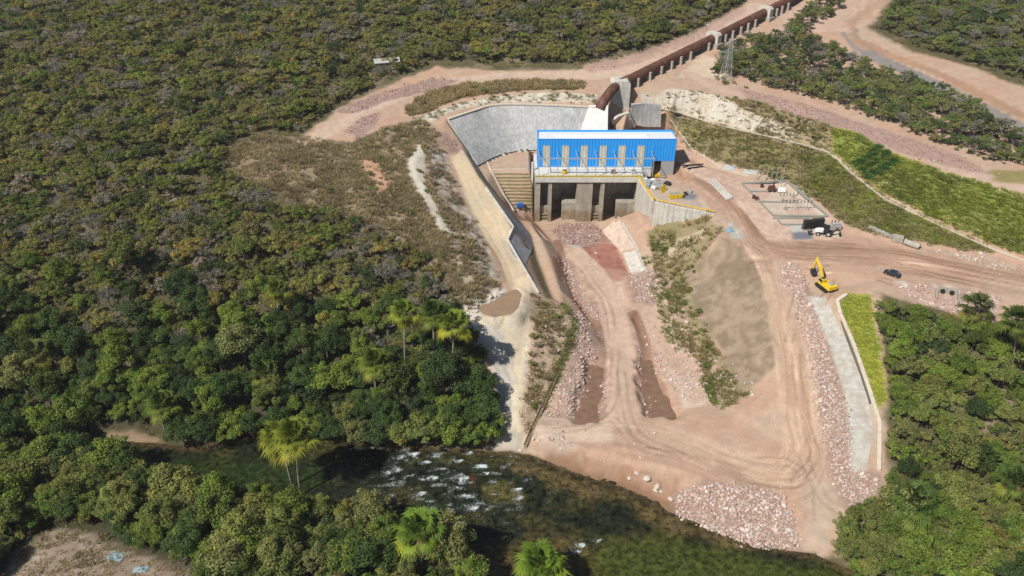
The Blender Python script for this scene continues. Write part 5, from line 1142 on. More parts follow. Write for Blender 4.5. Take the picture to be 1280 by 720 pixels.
def stone(name, seed):
    import bmesh
    rng = random.Random(seed); bm = bmesh.new(); bmesh.ops.create_icosphere(bm, subdivisions=2, radius=1.0); sx, sy, sz = rng.uniform(.8,1.3), rng.uniform(.7,1.1), rng.uniform(.5,.85)
    pl_ = [(Vector((rng.gauss(0,1), rng.gauss(0,1), rng.gauss(0,1))).normalized(), rng.uniform(.55,.85)) for _ in range(9)]
    for v in bm.verts:
        for n_, d in pl_:
            e = v.co.dot(n_)-d
            if e > 0: v.co -= n_*e
        v.co = Vector((v.co.x*sx, v.co.y*sy, v.co.z*sz+.15))
    me = bpy.data.meshes.new(name); bm.to_mesh(me); bm.free(); a = me.attributes.new('leafvar', 'FLOAT_COLOR', 'FACE'); a.data.foreach_set('color', np.ones(len(me.polygons)*4, 'f')); me.materials.append(M_STONE); return me
STONES = [stone('stone', 500+i) for i in range(6)]; SRC['stone'] = [bpy.data.objects.new('source_stone', m_) for m_ in STONES]
_groups = {}
def spread_group(key):
    if key in _groups: return _groups[key]
    ng = bpy.data.node_groups.new('spread_'+key, 'GeometryNodeTree'); ng.interface.new_socket('Geometry', in_out='INPUT', socket_type='NodeSocketGeometry'); ng.interface.new_socket('Geometry', in_out='OUTPUT', socket_type='NodeSocketGeometry')
    N, L = ng.nodes, ng.links; gi = N.new('NodeGroupInput'); go = N.new('NodeGroupOutput'); jn = N.new('GeometryNodeJoinGeometry')
    def named(nm, ty): n = N.new('GeometryNodeInputNamedAttribute'); n.data_type = ty; n.inputs['Name'].default_value = nm; return n.outputs['Attribute']
    vr, ro, sc = named('kindno', 'INT'), named('turn', 'FLOAT_VECTOR'), named('scl', 'FLOAT_VECTOR')
    for k, o in enumerate(SRC[key]):
        oi = N.new('GeometryNodeObjectInfo'); oi.inputs['Object'].default_value = o; oi.transform_space = 'ORIGINAL'
        cp = N.new('FunctionNodeCompare'); cp.data_type = 'INT'; cp.operation = 'EQUAL'; L.new(vr, cp.inputs[2]); cp.inputs[3].default_value = k
        ip = N.new('GeometryNodeInstanceOnPoints'); L.new(gi.outputs[0], ip.inputs['Points']); L.new(cp.outputs[0], ip.inputs['Selection']); L.new(oi.outputs['Geometry'], ip.inputs['Instance'])
        er = N.new('FunctionNodeEulerToRotation'); L.new(ro, er.inputs[0]); L.new(er.outputs[0], ip.inputs['Rotation']); L.new(sc, ip.inputs['Scale']); L.new(ip.outputs[0], jn.inputs[0])
    L.new(jn.outputs[0], go.inputs[0]); _groups[key] = ng; return ng
def spread(name, key, pts, scl, tint, label, turn=None, kindno=None):
    n = len(pts)
    if n == 0: return
    me = bpy.data.meshes.new(name); me.vertices.add(n); me.vertices.foreach_set('co', np.asarray(pts, 'f').ravel())
    if kindno is None: kindno = RNG.integers(0, len(SRC[key]), n)
    if turn is None: turn = np.stack([RNG.normal(0, .06, n), RNG.normal(0, .06, n), RNG.uniform(0, 6.283, n)], 1)
    me.attributes.new('kindno', 'INT', 'POINT').data.foreach_set('value', np.asarray(kindno, 'i'))
    me.attributes.new('turn', 'FLOAT_VECTOR', 'POINT').data.foreach_set('vector', np.asarray(turn, 'f').ravel())
    me.attributes.new('scl', 'FLOAT_VECTOR', 'POINT').data.foreach_set('vector', np.asarray(scl, 'f').ravel())
    me.attributes.new('tint', 'FLOAT_VECTOR', 'POINT').data.foreach_set('vector', np.asarray(tint, 'f').ravel())
    o = link(name, me); md = o.modifiers.new('spread', 'NODES'); md.node_group = spread_group(key); return tag(o, label, kind='stuff')
def picture(x, y, z):
    dep = y*_c-(z-CAM_H)*_s; u = y*_s+(z-CAM_H)*_c; return 640+1004*x/dep, 360-1004*u/dep, dep
def inside(poly, x, y): return poly_sd(poly, x, y)

# ------------------------------------------------------------------ trees
FOREST = {
 'west': [(-160,-70),(960,-70),(928,3),(868,38),(798,63),(720,80),(620,80),(545,77),(498,94),(418,130),(374,168),(330,162),(283,178),(284,224),(340,246),(400,268),(470,290),(520,316),(552,346),(564,384),(578,402),(594,424),(604,450),(618,500),(630,548),(618,562),(540,562),(480,560),(420,550),(340,546),(290,549),(250,562),(222,556),(205,536),(130,530),(112,552),(0,552),(-160,556)],
 'south': [(-160,592),(0,580),(110,578),(168,584),(212,600),(235,618),(262,628),(300,624),(352,630),(385,640),(450,652),(500,660),(556,684),(596,706),(650,790),(240,790),(255,716),(160,684),(128,656),(60,656),(20,684),(-10,730),(-160,770)],
 'east': [(1094,384),(1150,396),(1200,408),(1252,420),(1290,404),(1350,400),(1350,800),(1110,800),(1070,726),(1030,690),(1058,655),(1080,640),(1108,622),(1112,500),(1104,440),(1094,400)],
 'bank': [(924,97),(888,92),(900,66),(938,48),(965,52),(985,44),(1040,62),(1100,92),(1160,110),(1215,137),(1262,168),(1350,205),(1350,240),(1290,212),(1215,197),(1130,164),(1040,130),(960,110)],
 'northeast': [(1118,-60),(1360,-60),(1360,122),(1285,103),(1220,82),(1150,60),(1108,42),(1092,37),(1122,4)],
 'pipe': [(955,50),(985,36),(1005,10),(1052,-6),(1050,20),(1020,26),(1006,48),(975,56)],
}
PAL = {'dark': [(.052,.088,.021),(.064,.104,.024),(.046,.076,.022),(.078,.115,.025)], 'green': [(.135,.185,.030),(.15,.20,.032),(.12,.17,.030)], 'olive': [(.180,.200,.050),(.155,.180,.046),(.195,.202,.055),(.172,.180,.058)],
       'yellow': [(.225,.215,.048),(.215,.195,.046),(.24,.215,.058)], 'grey': [(.21,.205,.14),(.18,.185,.125)]}
trees = []
def sow(region, n, rmin, gapf):
    poly = GP(dense(FOREST[region], 3)); pa = np.array(poly)[:, :2]; lo, hi = pa.min(0), pa.max(0); hi[1] = min(hi[1], 470)
    x = RNG.uniform(lo[0], hi[0], n); y = RNG.uniform(lo[1], hi[1], n); sd = inside(poly, x, y); dr = poly_sd(RIV, x, y); ok = (sd > .4) & (dr < 1.6); x, y, sd, dr = x[ok], y[ok], sd[ok], -dr[ok]
    z = hgt(x, y); wet = sstep(50, 12, dr+fbm(x, y, 22, 3, 71)*16)
    if region in ('east', 'south'): wet = np.maximum(wet, .45)
    if region in ('bank', 'northeast', 'pipe'): wet = wet*0
    thin = fbm(x, y, 15, 4, 72)
    cell = {}
    for i in range(len(x)):
        w_ = wet[i]; big = RNG.random() < w_
        R = RNG.uniform(2.0, 4.0)*(1.45 if RNG.random() < .25 else 1) if big else (RNG.uniform(1.2, 2.7) if RNG.random() < .68 else RNG.uniform(2.6, 4.3))
        if not big and thin[i] > .27 and RNG.random() < .75: continue
        R = min(R*(.82 if region == 'east' else 1), sd[i]*.9+1.3); hsc = 1.0 if big else min(1.0, 2.3/R+.18)
        key = (int(x[i]//4), int(y[i]//4)); bad = False
        for a in (-1, 0, 1):
            for b in (-1, 0, 1):
                for (xx, yy, rr) in cell.get((key[0]+a, key[1]+b), ()):
                    if (xx-x[i])**2+(yy-y[i])**2 < (gapf*(rr+R))**2: bad = True; break
                if bad: break
            if bad: break
        if bad: continue
        cell.setdefault(key, []).append((x[i], y[i], R))
        q = RNG.random(); tone = fbm(np.array([x[i]]), np.array([y[i]]), 20, 3, 73)[0]
        if region == 'east': kd = 'broadleaf_tree' if big else 'scrub_tree'; pal = 'green' if q < .38+.4*tone else ('olive' if q < .80 else ('dark' if q < .965 else 'yellow'))
        elif region == 'south': kd = 'broadleaf_tree' if big or q > .8 else 'scrub_tree'; pal = 'green' if q < .30+.3*tone else ('olive' if q < .68 else ('dark' if q < .96 else 'yellow'))
        elif big: kd = 'broadleaf_tree'; pal = 'dark' if q < (.52 if region == 'west' else .35) else ('green' if q < .86 else ('olive' if q < .985 else 'yellow'))
        else:
            kd = 'scrub_tree'; pal = 'olive' if q < .50 else ('green' if q < .66+.25*tone else ('dark' if q < .80 else ('yellow' if q < .85 else 'grey')))
            if pal == 'grey' or RNG.random() < .03: kd = 'bare_tree' if RNG.random() < .45 else kd; pal = 'grey'
        t = np.array(PAL[pal][RNG.integers(len(PAL[pal]))])*RNG.uniform(.8, 1.25)*(1.25 if region in ('south', 'east') else 1.22)
        if not big and region == 'west': t = t*np.array([1.10,.98,1.0])
        if region in ('bank','northeast','pipe'): t = t*.85+np.array([.012,.016,.012])
        trees.append(dict(x=x[i], y=y[i], z=z[i], R=R, kd=kd, pal=pal, t=t, reg=region, wet=w_, v=int(RNG.integers(len(TREES[kd]))), rz=RNG.uniform(0, 6.283), hs=(RNG.uniform(.75, 1.4) if big else RNG.uniform(.8, 1.2)*hsc)))
sow('west', 70000, 1.2, .46); sow('south', 7000, 1.5, .42); sow('east', 7000, 1.3, .44); sow('bank', 5000, 1.1, .44); sow('northeast', 9000, 1.1, .47); sow('pipe', 700, 1.1, .5)
def bank_tree(px, py, R, pal, kd='broadleaf_tree', reg='south'):
    g = G(px, py); t = np.array(PAL[pal][RNG.integers(len(PAL[pal]))])*RNG.uniform(.95, 1.25)*1.2
    trees.append(dict(x=g[0], y=g[1], z=max(g[2], .1), R=R, kd=kd, pal=pal, t=t, reg=reg, wet=.9, v=int(RNG.integers(len(TREES[kd]))), rz=RNG.uniform(0, 6.283), hs=RNG.uniform(.9, 1.15)))
for a in ((-30,590,4.6,'green'),(8,588,5.0,'dark'),(40,594,4.4,'green'),(72,586,5.0,'green'),(104,590,4.8,'dark'),(134,594,4.2,'green'),(160,596,3.6,'dark'),(20,570,4.4,'dark'),(85,572,4.2,'dark'),(226,632,5.2,'olive'),(248,650,4.2,'olive'),(205,622,4.0,'green'),(465,656,4.0,'olive'),(480,676,3.2,'green')): bank_tree(*a)
for a in ((232,556,3.6,'dark'),(262,562,3.4,'dark'),(292,552,3.6,'green'),(318,548,3.2,'dark'),(350,549,3.8,'dark'),(384,551,3.4,'green'),(415,552,3.6,'dark'),(448,556,3.4,'olive'),(476,561,4.2,'dark'),(505,560,3.6,'olive'),(532,560,4.6,'olive'),(562,558,4.2,'green'),(588,560,3.8,'green'),(610,556,3.0,'green'),(98,546,3.4,'dark'),(60,548,3.8,'green'),(20,550,3.8,'dark'),(-20,552,3.8,'dark')): bank_tree(*a, reg='west')
for t in trees:
    px, py, dep = picture(t['x'], t['y'], t['z']+t['R']); t['px'], t['py'] = px, py; t['size'] = t['R']/dep if (-10 < px < 1290 and -10 < py < 735) else -1
trees = [t for t in trees if not any(math.hypot(t['px']-a, t['py']-b) < r for a, b, r in ((526,678,36),(676,712,40),(360,575,26),(528,705,26)))]
print('trees', len(trees))
WHERE = {'south': 'on the near river bank below the pool', 'east': 'in the thicket right of the lawn strip', 'bank': 'in the woodland strip between the two roads', 'northeast': 'in the woods beyond the paved road', 'pipe': 'beside the pipe track'}
LOOK = {'dark': 'dark green', 'green': 'fresh green', 'olive': 'olive green', 'yellow': 'yellowish', 'grey': 'dry grey'}
NOUN = {'broadleaf_tree': 'dense broadleaf tree', 'scrub_tree': 'open scrub tree', 'bare_tree': 'nearly leafless tree'}
CAT = {'broadleaf_tree': 'tree', 'scrub_tree': 'scrub tree', 'bare_tree': 'bare tree'}
def where(t):
    if t['reg'] == 'west':
        if t['wet'] > .6: return 'on the far river bank left of the rapids' if t['px'] > 330 else 'on the far river bank left of the pool'
        if t['py'] > 330: return 'on the lower slope of the left forest'
        return 'on the upper slope of the left forest'
    if t['reg'] == 'east': return 'in the thicket right of the lawn strip' if t['py'] < 520 else 'in the lower right thicket by the river'
    return WHERE[t['reg']]
chosen = set()
for kd, lim in (('broadleaf_tree', 285), ('scrub_tree', 285), ('bare_tree', 90)):
    c = sorted([i for i, t in enumerate(trees) if t['kd'] == kd and t['size'] > 0], key=lambda i: -trees[i]['size'])[:lim]; chosen.update(c)
for i in sorted(chosen):
    t = trees[i]; cm, tm = TREES[t['kd']][t['v']]; lb = f"{LOOK[t['pal']]} {NOUN[t['kd']]} {where(t)}"
    o = thing(t['kd'], lb, CAT[t['kd']], (t['x'], t['y'], t['z']-.1), t['rz'], lb.replace(' tree ', ' trees ')); o.scale = (t['R'], t['R'], t['R']*t['hs'])
    c = bpy.data.objects.new('crown', cm); COL.objects.link(c); c.parent = o; c['tint'] = [float(q) for q in t['t']]
    k = bpy.data.objects.new('trunk', tm); COL.objects.link(k); k.parent = o
MASS = {'west': ('woodland', 'mass of green and olive scrub forest covering the left hillside'), 'south': ('woodland', 'small trees filling the near river bank thicket'), 'east': ('woodland', 'low green trees filling the thicket at the lower right'),
        'bank': ('woodland', 'strip of scrub woodland between the dirt track and the paved road'), 'northeast': ('woodland', 'scrub woodland beyond the paved road at the upper right'), 'pipe': ('woodland', 'small clump of scrub beside the pipe track')}
for reg, (nm, lb) in MASS.items():
    for kd in TREES:
        ts = [t for i, t in enumerate(trees) if i not in chosen and t['reg'] == reg and t['kd'] == kd]
        if ts:
            l2 = {'broadleaf_tree': lb, 'scrub_tree': lb.replace('scrub', 'open scrub') if 'scrub' in lb else lb+', the open ones', 'bare_tree': lb+', the leafless ones'}[kd]
            spread(nm, kd, [(t['x'], t['y'], t['z']-.1) for t in ts], [(t['R'], t['R'], t['R']*t['hs']) for t in ts], [t['t'] for t in ts], l2, turn=[(0, 0, t['rz']) for t in ts], kindno=[t['v'] for t in ts])
# undergrowth between the trees: low leafy bushes nobody could count
up = []
for reg in FOREST:
    poly = GP(dense(FOREST[reg], 3)); pa = np.array(poly)[:, :2]; lo, hi = pa.min(0), pa.max(0); hi[1] = min(hi[1], 430); n = int((hi-lo).prod()*.10)
    x = RNG.uniform(lo[0], hi[0], n); y = RNG.uniform(lo[1], hi[1], n); k = (inside(poly, x, y) > .2) & (poly_sd(RIV, x, y) < -.4) & ((fbm(x, y, 12, 4, 74) < .25) | (RNG.random(n) < .25)); up.append(np.stack([x[k], y[k], hgt(x[k], y[k])-.15], 1))
up = np.concatenate(up); n = len(up); allp = np.array(PAL['olive']+PAL['green']+PAL['olive']+PAL['dark'])
s_ = RNG.uniform(.45, 1.15, n); spread('undergrowth', 'scrub_tree', up, np.stack([s_, s_, s_*RNG.uniform(.5, .85, n)], 1), allp[RNG.integers(len(allp), size=n)]*RNG.uniform(.8, 1.3, (n, 1)), 'low bushes of the undergrowth between the forest trees')
print('undergrowth', n)

# ------------------------------------------------------------------ palms
def frond(rng, az, el, L_, bl, dead=False):
    """a costapalmate fan leaf: petiole, then segments that fan out and droop"""
    d = np.array([math.cos(az)*math.cos(el), math.sin(az)*math.cos(el), math.sin(el)]); side = np.array([-math.sin(az), math.cos(az), 0]); up_ = np.cross(d, side)*-1
    up_ = up_ if up_[2] > 0 else -up_; b = np.zeros(3); e = d*L_+np.array([0,0,-.08*L_*(1-math.sin(el))]); cs, fs = [], []
    w_ = side*.05; cs.append(np.array([b-w_, b+w_, e+w_*.6, e-w_*.6])); n = 24; tilt = rng.uniform(-.3, .3)
    for k in range(n):
        a = (k/(n-1)-.5)*4.4; q = (d*math.cos(a)+side*math.sin(a)); q = q+up_*(.18+tilt*math.sin(a)); ll = bl*(1-.28*abs(a)/2.2)*rng.uniform(.78, 1.15); m_ = e+q*ll*.55+up_*.05; t_ = e+q*ll+np.array([0,0,-.55*ll if not dead else -.8*ll])*rng.uniform(.5, 1.15)
        s2 = np.cross(q, up_); s2 /= np.linalg.norm(s2); cs.append(np.array([e, m_-s2*.085*bl/1.7, t_, m_+s2*.085*bl/1.7]))
    return cs
def palm_crown(seed, nf, dead):
    rng = np.random.default_rng(seed); cs = []; vr = []
    for k in range(nf):
        if dead: az = rng.uniform(0, 6.283); el = rng.uniform(-1.25, -.55); c = frond(rng, az, el, rng.uniform(.9, 1.5), rng.uniform(1.0, 1.4), True); t = rng.uniform(.7, 1.2); col = (t, t, t)
        else:
            u = (k+.5)/nf; az = k*2.39996+rng.uniform(-.2, .2); el = -.75+2.1*u**.8+rng.uniform(-.1, .1); c = frond(rng, az, min(el, 1.45), rng.uniform(1.7, 2.4)*(1-.25*u), rng.uniform(1.5, 2.0)); t = rng.uniform(.6, 1.25); y_ = max(0, .40-u)*2.0*rng.uniform(.5, 1.4)
            col = (t*(1+1.1*y_), t*(1+.45*y_), t)
        cs += c; vr += [col]*len(c)
    co = np.concatenate(cs); return leafy_mesh('palm_crown' if not dead else 'dead_fronds', [(co, np.arange(len(co)).reshape(-1, 4))], M_LEAF, np.array(vr))
PALMS = [(palm_crown(600+i, (26,30,22)[i], False), palm_crown(620+i, 9, True)) for i in range(3)]
def palm(bx, by, cx, cy_, lb, sc=1.0, v=0, tint=(.145,.185,.028), lean=None, group=None):
    g = G(bx, by); lo_, hi_ = 1.0, 30.0
    for _ in range(30):
        m_ = (lo_+hi_)/2
        if picture(g[0], g[1], g[2]+m_)[1] > cy_: lo_ = m_
        else: hi_ = m_
    h = lo_; p1 = picture(g[0], g[1], g[2]+h); off = (cx-p1[0])*p1[2]/1004
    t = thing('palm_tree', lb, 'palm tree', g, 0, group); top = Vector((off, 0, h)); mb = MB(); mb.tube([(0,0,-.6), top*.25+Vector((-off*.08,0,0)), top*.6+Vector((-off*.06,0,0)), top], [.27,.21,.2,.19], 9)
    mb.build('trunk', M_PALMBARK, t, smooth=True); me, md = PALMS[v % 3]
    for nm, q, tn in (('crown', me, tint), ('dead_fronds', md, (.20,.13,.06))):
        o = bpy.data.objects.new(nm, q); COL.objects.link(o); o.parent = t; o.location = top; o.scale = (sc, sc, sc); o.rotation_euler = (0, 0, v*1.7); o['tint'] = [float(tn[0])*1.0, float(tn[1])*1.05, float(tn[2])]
palm(507,472,505,390,'slender palm with grey trunk, left of the trio by the cream track',1.28,0,(.20,.25,.035))
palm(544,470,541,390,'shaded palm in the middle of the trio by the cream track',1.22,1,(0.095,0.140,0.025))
palm(566,481,567,404,'palm standing nearest the cream track, right of the trio',1.34,2,(.20,.25,.035))
palm(470,497,468,452,'short wide palm below and left of the palm trio',1.34,1)
palm(349,404,347,362,'palm with yellowing skirt in the middle of the left forest',1.09,0,(0.142,0.175,0.028))
palm(57,482,43,440,'leaning palm near the left frame edge',1.28,2,(0.104,0.131,0.028))
palm(366,612,350,548,'left palm of the close pair standing by the river pool',1.60,0,(0.190,0.219,0.028))
palm(376,620,368,545,'right palm of the close pair standing by the river pool',1.60,1,(0.190,0.219,0.028))
palm(528,712,526,664,'wide fresh palm on the near bank below the rapids',1.73,2,(0.142,0.219,0.028))
palm(676,740,676,706,'bright green palm at the bottom edge beside the river',1.73,0,(0.162,0.245,0.028))
palm(206,540,203,505,'palm with brown hanging fronds on the far bank of the pool',1.34,1,(0.114,0.158,0.028))
palm(1219,410,1221,384,'lone palm above the rubble at the right woodland edge',1.41,2,(0.095,0.114,0.031))
palm(1263,464,1272,402,'tall palm with a leaning pale trunk at the right frame edge',1.54,0,(0.095,0.140,0.028))
palm(1143,655,1143,628,'low spreading palm in the lower right thicket',1.73,1,(0.095,0.149,0.031))
palm(332,497,330,466,'small palm half hidden in the dark forest left of the short wide palm',1.22,2,(0.095,0.131,0.028))
palm(1270,640,1272,600,'palm at the right frame edge above the river',1.34,2,(0.085,0.131,0.028))

# ------------------------------------------------------------------ grass
def grass(label, mask, per_m2, h, tint, var=.25, name='grass', mottle=0.0, tint2=None, seed=80):
    a = mask.copy(); cw = np.gradient(gx)[None, :]*np.gradient(gy)[:, None]; p = a*cw*per_m2*np.clip(1+mottle*fbm(GX, GY, 4, 4, seed)*2.2, 0, 3)
    n = RNG.poisson(p); j, i = np.where(n > 0); rep = n[j, i]; j = np.repeat(j, rep); i = np.repeat(i, rep); N_ = len(j)
    x = gx[i]+RNG.uniform(-.5, .5, N_)*np.gradient(gx)[i]; y = gy[j]+RNG.uniform(-.5, .5, N_)*np.gradient(gy)[j]; z = hgt(x, y); s = RNG.uniform(.65, 1.35, N_)
    tt = np.array(tint)[None]*np.ones((N_, 1))
    if tint2 is not None: q = sstep(-.25, .3, fbm(x, y, 7, 4, seed+1)+RNG.normal(0, .12, N_))[:, None]; tt = tt*(1-q)+np.array(tint2)[None]*q
    tt = tt*RNG.uniform(1-var, 1+var, (N_, 1)); spread(name, 'grass', np.stack([x, y, z], 1), np.stack([s*1.1, s*1.1, s*h], 1), tt, label); return N_
Z = ZMASK; cnt = 0
def zmask(px, soft=1.0, edge=1.0):
    po = GP(dense(px, 3)); o = np.zeros(GX.shape); w_ = window(po, 5); o[w_] = sstep(-soft, soft, poly_sd(po, GX[w_], GY[w_])+warp[w_]*edge); return o
bare = np.clip(1-zmask([(448,200),(468,200),(490,230),(488,245),(465,238)])-zmask([(506,207),(522,176),(533,195),(531,228),(548,262),(566,296),(552,294),(530,258),(513,230)], .5, .5), 0, 1)
cnt += grass('tall dry brown grass on the upland left of the powerhouse pit', Z['dry']*bare, 2.4, 1.1, (.47,.385,.25), tint2=(.335,.27,.165), mottle=.9, name='dry_grass')
cnt += grass('sparse brown grass on the slope above the cream track', Z['dry2'], .75, .7, (.36,.28,.19), tint2=(.27,.20,.14), mottle=1.4, name='dry_grass', seed=84)
cnt += grass('dry grass and weeds on the spit between tailrace and yard road', Z['pen']*(1-Z['mat']*.95), 1.25, .8, (.42,.34,.18), tint2=(.25,.25,.09), mottle=1.5, name='dry_grass', seed=86)
cnt += grass('weeds and grass on the bank left of the tailrace', Z['weedy'], 1.0, .55, (.36,.29,.15), tint2=(.24,.20,.10), mottle=1.6, name='dry_grass', seed=90)
cnt += grass('dry olive grass on the bank behind the yard', Z['bankdry'], 2.6, .6, (.42,.35,.20), tint2=(.30,.27,.125), mottle=.6, name='dry_grass', seed=92)
dk = sum(zmask(q, .35, .35) for q in ([(1064,206),(1080,197),(1098,182),(1104,184),(1084,203),(1070,211)], [(1072,212),(1090,203),(1108,188),(1113,191),(1094,208),(1077,217)], [(1080,219),(1098,210),(1116,197),(1122,202),(1102,217),(1085,225)]))
cnt += grass('fresh green grass covering the right bank', Z['bankgreen']*(1-np.clip(dk,0,1)), 6.5, .40, (.36,.40,.085), tint2=(.25,.29,.075), mottle=.5, name='green_grass', seed=94)
cnt += grass('dark green grass rows on the right bank', np.clip(dk,0,1), 4.5, .75, (.07,.16,.045), name='green_grass', seed=95)
cnt += grass('bright mown grass on the lawn strip beside the channel', Z['lawn'], 7.0, .17, (.52,.54,.10), tint2=(.42,.48,.085), mottle=.25, name='green_grass', seed=96)
cnt += grass('brown grass belt between the upper road and the pit wall', Z['backdry'], 2.6, 1.1, (.46,.36,.20), tint2=(.34,.28,.16), mottle=.5, name='dry_grass', seed=97)
cnt += grass('scattered weeds on the chalky bank behind the pit wall', Z['chalk'], .35, .6, (0.290,0.275,0.145), mottle=1.2, name='weeds', seed=98)
cnt += grass('thin dry grass on the lower clearing', Z['clear'], .8, .4, (0.377,0.304,0.189), mottle=1.0, name='dry_grass', seed=99)
gutw = np.zeros(GX.shape); po = GP(denseline([(704,380),(718,405),(710,430),(694,475),(684,495)], 5)); w_ = window(po, 3); gutw[w_] = sstep(1.1, .5, line_d(po, GX[w_], GY[w_]))
cnt += grass('green weeds growing along the drain down the left bank', gutw, 2.6, .45, (.20,.23,.06), name='weeds', seed=101)
gw = zmask([(812,345),(826,340),(836,395),(858,440),(846,440),(830,415),(820,380)], 1, 1)+zmask([(878,462),(890,470),(896,505),(884,500)], .6, .6)+zmask([(798,318),(812,322),(814,332),(803,334)], .5, .5)
cnt += grass('green weeds at the foot of the spit beside the tailrace', np.clip(gw,0,1), 1.5, .6, (.21,.26,.06), mottle=.8, name='weeds', seed=102)
wl_ = ((wild > .5) & (riv_sd < -1) & (np.abs(GX) < 190) & (GY < 400)).astype(float)
cnt += grass('dry grass of the forest floor between the trees', wl_*sstep(45, 70, GY-45), .16, .6, (0.275,0.225,0.123), tint2=(0.174,0.174,0.065), mottle=1.0, name='dry_grass', seed=103)
print('grass', cnt)
# shrubs on the open land, each of its own
shr = [((300,185),(420,195),(470,170),(530,155),(545,175),(560,262),(600,340),(560,390),(480,315),(340,250)), ((812,300),(895,280),(870,330),(890,430),(930,490),(890,505),(850,430),(822,350)), ((840,145),(1000,190),(1060,225),(1100,265),(1240,315),(1060,280),(950,212),(860,180)), ((665,380),(712,400),(690,480),(660,530)), ((905,112),(960,135),(1035,160),(1030,185),(950,160)), ((508,138),(580,108),(720,104),(700,114),(560,128)), ((870,75),(905,95),(940,112),(900,108))]
wtx = ('on the dry upland left of the pit','on the spit between tailrace and yard road','on the bank behind the yard','on the weedy bank left of the tailrace','on the rocky slope above the bank gutter','in the grass belt along the upper road','beside the pylon')
for poly, num, wt in zip(shr, (84, 24, 40, 18, 22, 26, 10), wtx):
    po = GP(dense(list(poly), 2)); pa = np.array(po); k = 0
    while k < num:
        x, y = RNG.uniform(pa[:,0].min(), pa[:,0].max()), RNG.uniform(pa[:,1].min(), pa[:,1].max())
        if inside(po, np.array([x]), np.array([y]))[0] < .3: continue
        k += 1; v = int(RNG.integers(6)); q = RNG.random(); pal = 'olive' if q < .45 else ('green' if q < .7 else ('yellow' if q < .8 else 'grey')); s = RNG.uniform(.45, 1.15)*(1.5 if RNG.random() < .12 else 1)
        lb = f'{LOOK[pal]} shrub {wt}'; o = thing('shrub', lb, 'shrub', (x, y, float(hgt(x, y))-.12), RNG.uniform(0, 6.28), lb.replace(' shrub ', ' shrubs ')); o.scale = (s, s, s*RNG.uniform(.55, .9)); cm, tm = TREES['scrub_tree'][v]
        c = bpy.data.objects.new('foliage', cm); COL.objects.link(c); c.parent = o; c['tint'] = [float(a) for a in np.array(PAL[pal][RNG.integers(len(PAL[pal]))])*RNG.uniform(.9, 1.4)]
        c = bpy.data.objects.new('stem', tm); COL.objects.link(c); c.parent = o

# ------------------------------------------------------------------ stones
STONEC = {'pink': [(.47,.325,.27),(.54,.41,.35),(.42,.28,.23),(.60,.49,.43),(.50,.36,.305),(.54,.48,.43),(.44,.38,.34),(.36,.25,.21)], 'mauve': [(.33,.21,.185),(.39,.27,.235),(.46,.36,.31),(.26,.165,.15)], 'pale': [(.55,.49,.40),(.62,.57,.49),(.47,.41,.33)], 'grey': [(.48,.44,.39),(.55,.51,.46),(.40,.34,.30)]}
def riprap(px, dens, r, pal, label, edge=1.5, name='riprap', fade=2.0):
    po = GP(dense(px, 3)); pa = np.array(po); lo, hi = pa[:, :2].min(0), pa[:, :2].max(0); n = int((hi-lo).prod()*dens*1.15); x = RNG.uniform(lo[0], hi[0], n); y = RNG.uniform(lo[1], hi[1], n)
    sd = inside(po, x, y)+fbm(x, y, 4, 3, 110)*edge; k = RNG.random(n) < sstep(-.2, fade, sd+.6); x, y = x[k], y[k]; n = len(x)
    if not n: return
    rr = np.clip(r*.80*np.exp(RNG.normal(0, .48, n)), .08, r*2.3); c = np.array(STONEC[pal])[RNG.integers(len(STONEC[pal]), size=n)]*RNG.uniform(.82, 1.18, (n, 1))
    spread(name, 'stone', np.stack([x, y, hgt(x, y)+rr*.12], 1), np.stack([rr*RNG.uniform(.8,1.3,n), rr*RNG.uniform(.8,1.3,n), rr*RNG.uniform(.7,1.1,n)], 1), c, label, turn=np.stack([RNG.normal(0,.35,n), RNG.normal(0,.35,n), RNG.uniform(0,6.28,n)], 1))
riprap([(978,328),(1000,335),(1012,372),(1037,430),(1055,490),(1062,540),(1066,590),(1098,592),(1104,610),(1088,645),(1062,642),(1040,610),(1026,540),(1016,470),(1003,420),(990,370),(974,345)], 8.0, .24, 'pink', 'pink broken rock strip between the right dirt road and the channel')
riprap([(842,618),(880,603),(930,608),(975,618),(998,650),(998,690),(960,688),(903,670),(845,643)], 8.5, .26, 'pink', 'pale pink rock armour on the river bank')
riprap([(716,376),(742,415),(746,455),(735,495),(728,524),(690,520),(678,522),(692,490),(714,465),(720,425)], 3.99, 0.238, 'pink', 'rock fill between the bank drain and the left ditch')
riprap([(742,415),(754,412),(757,450),(757,520),(748,524),(752,480),(752,450)], 3.80, 0.196, 'pink', 'rocks along the left edge of the tailrace road')
riprap([(793,430),(803,440),(812,480),(828,515),(808,522),(800,480)], 4.18, 0.210, 'pink', 'rocks along the right edge of the tailrace road')
riprap([(704,315),(714,335),(726,362),(758,395),(757,410),(735,398),(716,366),(704,340)], 4.18, 0.210, 'pink', 'rock strip along the upper left side of the tailrace')
riprap([(690,288),(700,280),(742,279),(760,290),(742,306),(705,306)], 4.18, 0.238, 'mauve', 'rubble heaped before the powerhouse bays')
riprap([(745,302),(748,345),(738,342),(732,318)], 1.62, 0.200, 'pink', 'small stones beside the red mud of the tailrace')
riprap([(784,342),(826,335),(838,360),(815,382),(790,378)], 4.18, 0.224, 'pink', 'rock apron below the pale tailrace slab')
riprap([(795,385),(850,410),(862,450),(900,440),(958,485),(950,505),(880,512),(850,500),(812,470),(800,430)], 0.90, 0.224, 'pink', 'scattered rocks at the foot of the spit', fade=4)
riprap([(840,470),(865,462),(868,492),(850,500),(838,490)], 2.85, 0.210, 'grey', 'pale rocks around the right ditch')
